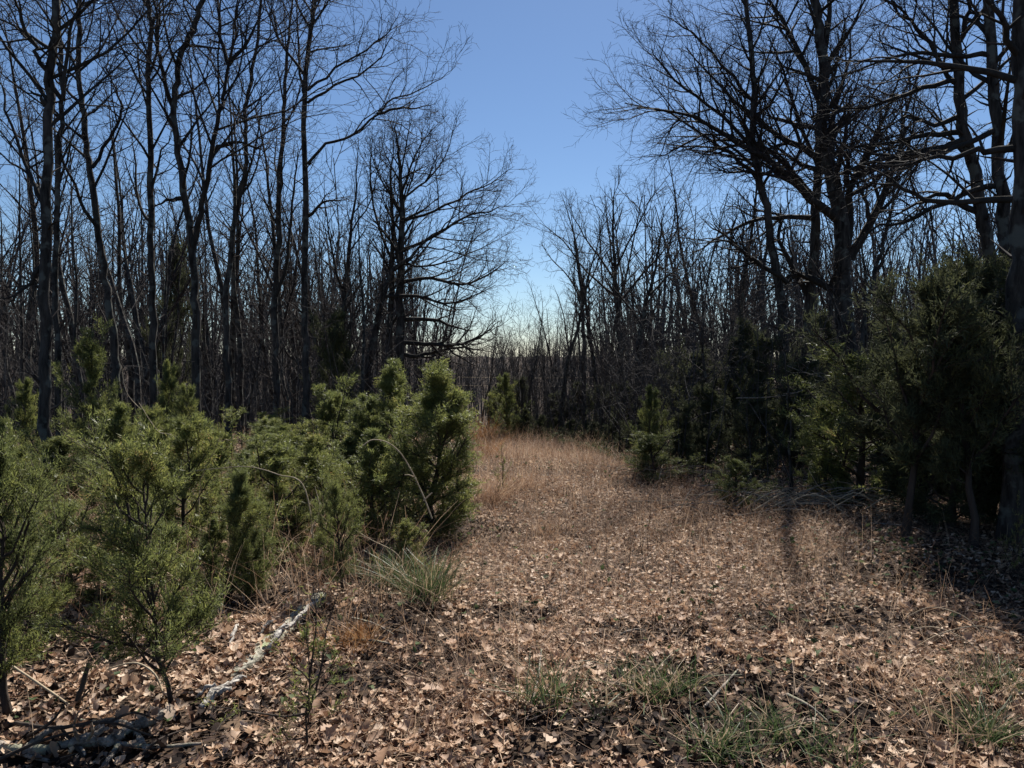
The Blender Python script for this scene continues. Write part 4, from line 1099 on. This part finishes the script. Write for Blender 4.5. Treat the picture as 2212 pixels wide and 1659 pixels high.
stick('fallen_branch', 'knotty grey stub with upright prongs in the tangle', 'fallen branch',
      [(L((150, 1606, .06), (185, 1598, .06), (215, 1602, .05)), .018, .014), (L((190, 1598, .07), (200, 1580, .16), (196, 1560, .24)), .008, .004), (L((170, 1600, .07), (160, 1570, .18), (168, 1540, .3)), .007, .003)], M_GREYWOOD, 8, part='prong')
stick('broken_stem', 'dark broken dead stem standing upright behind the fallen branches', 'dead stem',
      [([gp(152, 1565), at(160, 1540, 3.25), at(175, 1490, 3.3), at(192, 1432, 3.35)], .017, .009), ([at(165, 1520, 3.27), at(185, 1500, 3.2), at(195, 1490, 3.15)], .006, .003)], M_JBARK, 7, part='prong')
stick('dead_cane', 'long pale cane lying from the left border across the litter', 'cane', [(L((10, 1428, .14), (80, 1474, .08), (152, 1524, .03)), .006, .005)], M_CANE)
stick('bent_stem', 'thin stem bent over in an arch beside the bare stem of the sapling', 'stem', [([at(236, 1444, 3.55), at(290, 1432, 3.5), at(330, 1452, 3.45), at(350, 1490, 3.4), gp(366, 1545)], .004, .006)], M_CANE)

stick('fallen_branch', 'thin dark forked branches criss crossing over the fallen tangle', 'fallen branch',
      [(L((20, 1560, .05), (120, 1572, .10), (230, 1560, .12), (330, 1590, .05)), .009, .004), (L((130, 1570, .10), (170, 1620, .05), (190, 1650, .02)), .007, .003), (L((60, 1590, .05), (110, 1560, .16), (140, 1520, .24)), .007, .003),
       (L((230, 1562, .12), (290, 1540, .12), (350, 1560, .06)), .006, .003), (L((0, 1640, .03), (90, 1600, .09), (180, 1575, .1)), .008, .004), (L((300, 1640, .02), (340, 1600, .07), (400, 1575, .05)), .007, .003)], M_JBARK, 6, part='side_branch')
# pale rotten log
def log_piece(name, parent, a, b, r, mat, sq=.55, seed=0):
    g = random.Random(seed)
    n = 9; pts = [tuple(a[j] + (b[j] - a[j]) * i / n for j in range(3)) for i in range(n + 1)]
    V, Q = tubes([(pts, [r * g.uniform(.75, 1.15) * (.55 if i in (0, n) else 1) for i in range(n + 1)])], 9)
    o_ = np.array(a); V = V - o_; 
    V = V + np.array([[g.gauss(0, r * .14), g.gauss(0, r * .14), g.gauss(0, r * .10)] for _ in range(len(V))])
    V[:, 2] = np.where(V[:, 2] < 0, V[:, 2] * sq, V[:, 2])
    caps = [np.arange(9)[::-1][None], np.arange(len(V) - 9, len(V))[None]]
    return V + o_, Q + caps
lg0, lg1 = lift(436, 1525, .02), lift(700, 1285, .02)
root = empty('rotten_log', lg0, 'pale rotten lichen covered log lying half buried in the leaves', 'log')
M_ROT = bark_mat('rotten_wood', (0.10, 0.09, 0.065), (0.50, 0.47, 0.38), scale=22, stretch=1, bump=1.0, lichen=((0.27, 0.31, 0.18), 9.0))
M_SPLIT = bark_mat('split_wood', (0.16, 0.14, 0.12), (0.62, 0.58, 0.52), scale=30, stretch=1, bump=1.0)
def addlog(nm, a, b, r, mat, seed):
    V, Q = log_piece(nm, None, a, b, r, mat, seed=seed)
    obj(nm, mesh_np(nm, V - np.array(lg0), Q, mat), root)
def splinter(a, b, w, seed):
    """a flat torn strip of wood with ragged ends"""
    g = random.Random(seed); a, b = np.array(a), np.array(b); d = b - a; side = np.cross(d, (0, 0, 1)); side /= np.linalg.norm(side)
    n = 8; V = []
    for i in range(n + 1):
        t = i / n; ww = w * (.35 + .65 * math.sin(math.pi * min(1, .15 + t * .8))) * g.uniform(.6, 1.2); c = a + d * t + side * g.gauss(0, w * .25)
        c[2] += g.gauss(0, .006) + .02 * math.sin(math.pi * t); h = g.uniform(.006, .016)
        V += [c - side * ww, c - side * ww * .6 + np.array((0, 0, h)), c + side * ww * .5 + np.array((0, 0, h * 1.3)), c + side * ww]
    Q = [(4 * i + k, 4 * i + k + 4, 4 * i + (k + 1) % 4 + 4, 4 * i + (k + 1) % 4) for i in range(n) for k in range(4)]
    Q += [(0, 1, 2, 3), (4 * n + 3, 4 * n + 2, 4 * n + 1, 4 * n)]
    obj('wood_splinter', mesh_np('wood_splinter', np.array(V) - np.array(lg0), [np.array(Q)], M_SPLIT), root)
addlog('log_body', lift(500, 1470, .02), lg1, .058, M_ROT, 4)
for k, (p, q, w) in enumerate((((432, 1528, .04), (512, 1470, .07), .022), ((452, 1520, .05), (500, 1488, .09), .016), ((470, 1505, .03), (530, 1462, .06), .020), ((425, 1505, .03), (470, 1490, .05), .014),
     ((578, 1400, .06), (650, 1332, .10), .024), ((590, 1380, .07), (622, 1352, .11), .014), ((640, 1345, .07), (690, 1298, .09), .018), ((498, 1398, .03), (514, 1352, .05), .014), ((560, 1372, .03), (600, 1340, .05), .012))):
    splinter(lift(*p), lift(*q), w, k + 2)

# small sticks lying about
def sticks():
    for i, (u0, v0, u1, v1, lab) in enumerate((
        (740, 1380, 880, 1400, 'pale stick lying in the dark patch right of the rotten log'), (760, 1335, 850, 1370, 'thin branch above the stick right of the rotten log'),
        (1145, 1540, 1170, 1400, 'thin dark stem rising from the leaves below mid clearing'), (690, 1230, 760, 1270, 'dark dead branch at the foot of the forked stem cedar'),
        (560, 1375, 700, 1340, 'stick crossing the rotten log'), (1520, 1530, 1600, 1440, 'straight straw stem leaning left of the lower right corner'),
        (1700, 1500, 1790, 1560, 'pale straw stem lying at the lower right'), (1340, 1370, 1390, 1360, 'short dark stick right of the path centre'),
        (1880, 1130, 2010, 1150, 'grey stick on the shaded ground before the dark cedars'), (1660, 1150, 1760, 1120, 'grey stick in front of the brush pile'))):
        stick('fallen_stick', lab, 'stick', [(L((u0, v0, .03), ((u0 + u1) / 2 + 4, (v0 + v1) / 2 - 5, .05), (u1, v1, .03)), .008, .004)], M_GREYWOOD, 6, 'sticks lying on the litter')
sticks()

# brush pile right of the path
def brush_pile(u, v, label, n, rx, ry, seed):
    g = random.Random(seed); b = gp(u, v)
    root = empty('brush_pile', b, label, 'brush pile')
    for i in range(n):
        a = g.gauss(0, .5); l = g.uniform(.4, 1.2)
        x, y = g.gauss(0, rx), g.gauss(0, ry)
        z = th(b[0] + x, b[1] + y) - b[2]
        pts = [(x - math.cos(a) * l / 2, y - math.sin(a) * l / 2, z + g.uniform(.01, .12)), (x + g.gauss(0, .04), y, z + g.uniform(.08, .26)), (x + math.cos(a) * l / 2, y + math.sin(a) * l / 2, z + g.uniform(.02, .2))]
        c = catmull(pts, 3); m = len(c)
        V, Q = tubes([(c, [.0075 * g.uniform(.6, 1.3) * (1 - .5 * k / m) for k in range(m)])], 5)
        obj('branch', mesh_np('brush_branch', V, Q, M_CANE if g.random() < .5 else M_GREYWOOD, True), root)
brush_pile(1755, 1105, 'pile of thin pale dead branches right of the path in front of the cedars', 60, .65, .28, 3)
brush_pile(1450, 1040, 'small tangle of dead grey branches at the foot of the green cedar bush', 22, .35, .15, 5)

# pale dead limbs hanging low in the right shade
DL = [
 ([(2260, 880), (2212, 905), (2160, 930), (2120, 950)], 7.4, 'bright dead limb reaching in from the right border over the dark cedars', .012),
 ([(2260, 780), (2200, 805), (2150, 820), (2120, 830)], 7.8, 'thin pale dead limb above the bright one at the right border', .008),
 ([(2060, 775), (2030, 758), (1990, 755), (1950, 770)], 8.6, 'arched pale dead twig in front of the broad dark cedar', .007),
 ([(1590, 860), (1660, 858), (1720, 848), (1780, 820), (1860, 800)], 9.6, 'long low dead limb crossing the dark cedars left of the forked tree', .008),
 ([(1700, 790), (1740, 805), (1790, 815), (1850, 800)], 10.2, 'curved pale dead limb in front of the thick forked trunk', .007)]
for pl, Yc, lab, r in DL:
    pts = [at(u, v, Yc + .1 * i) for i, (u, v) in enumerate(pl)]
    pl_ = [(pts, r, .003)]
    for k in range(4):
        i = rnd.randrange(1, len(pts) - 1); p = pts[i]
        d = norm3((rnd.uniform(-1, .2), rnd.uniform(-.4, .4), rnd.uniform(-.2, .7)))
        pl_.append((grow(p, d, .35, 1, 1, 3, .2, 0)[0], .004, .002))
    stick('dead_limb', lab, 'dead limb', pl_, M_GREYWOOD, 5)

# power line far down the slope
def wires():
    for v, lab in ((808, 'upper thin wire strung across the valley beyond the path'), (826, 'lower thin wire strung across the valley beyond the path')):
        a, b = at(700, v + 2, 68), at(1700, v - 6, 68)
        pts = [tuple(a[j] + (b[j] - a[j]) * t / 12 - (.9 * 4 * (t / 12) * (1 - t / 12) if j == 2 else 0) + (.45 if j == 2 else 0) for j in range(3)) for t in range(13)]
        V, Q = tubes([(rel(pts, a), [.018] * 13)], 4)
        tag(obj('power_line', mesh_np('power_line', V, Q, M_CANE), None, a), lab, 'wire')
wires()
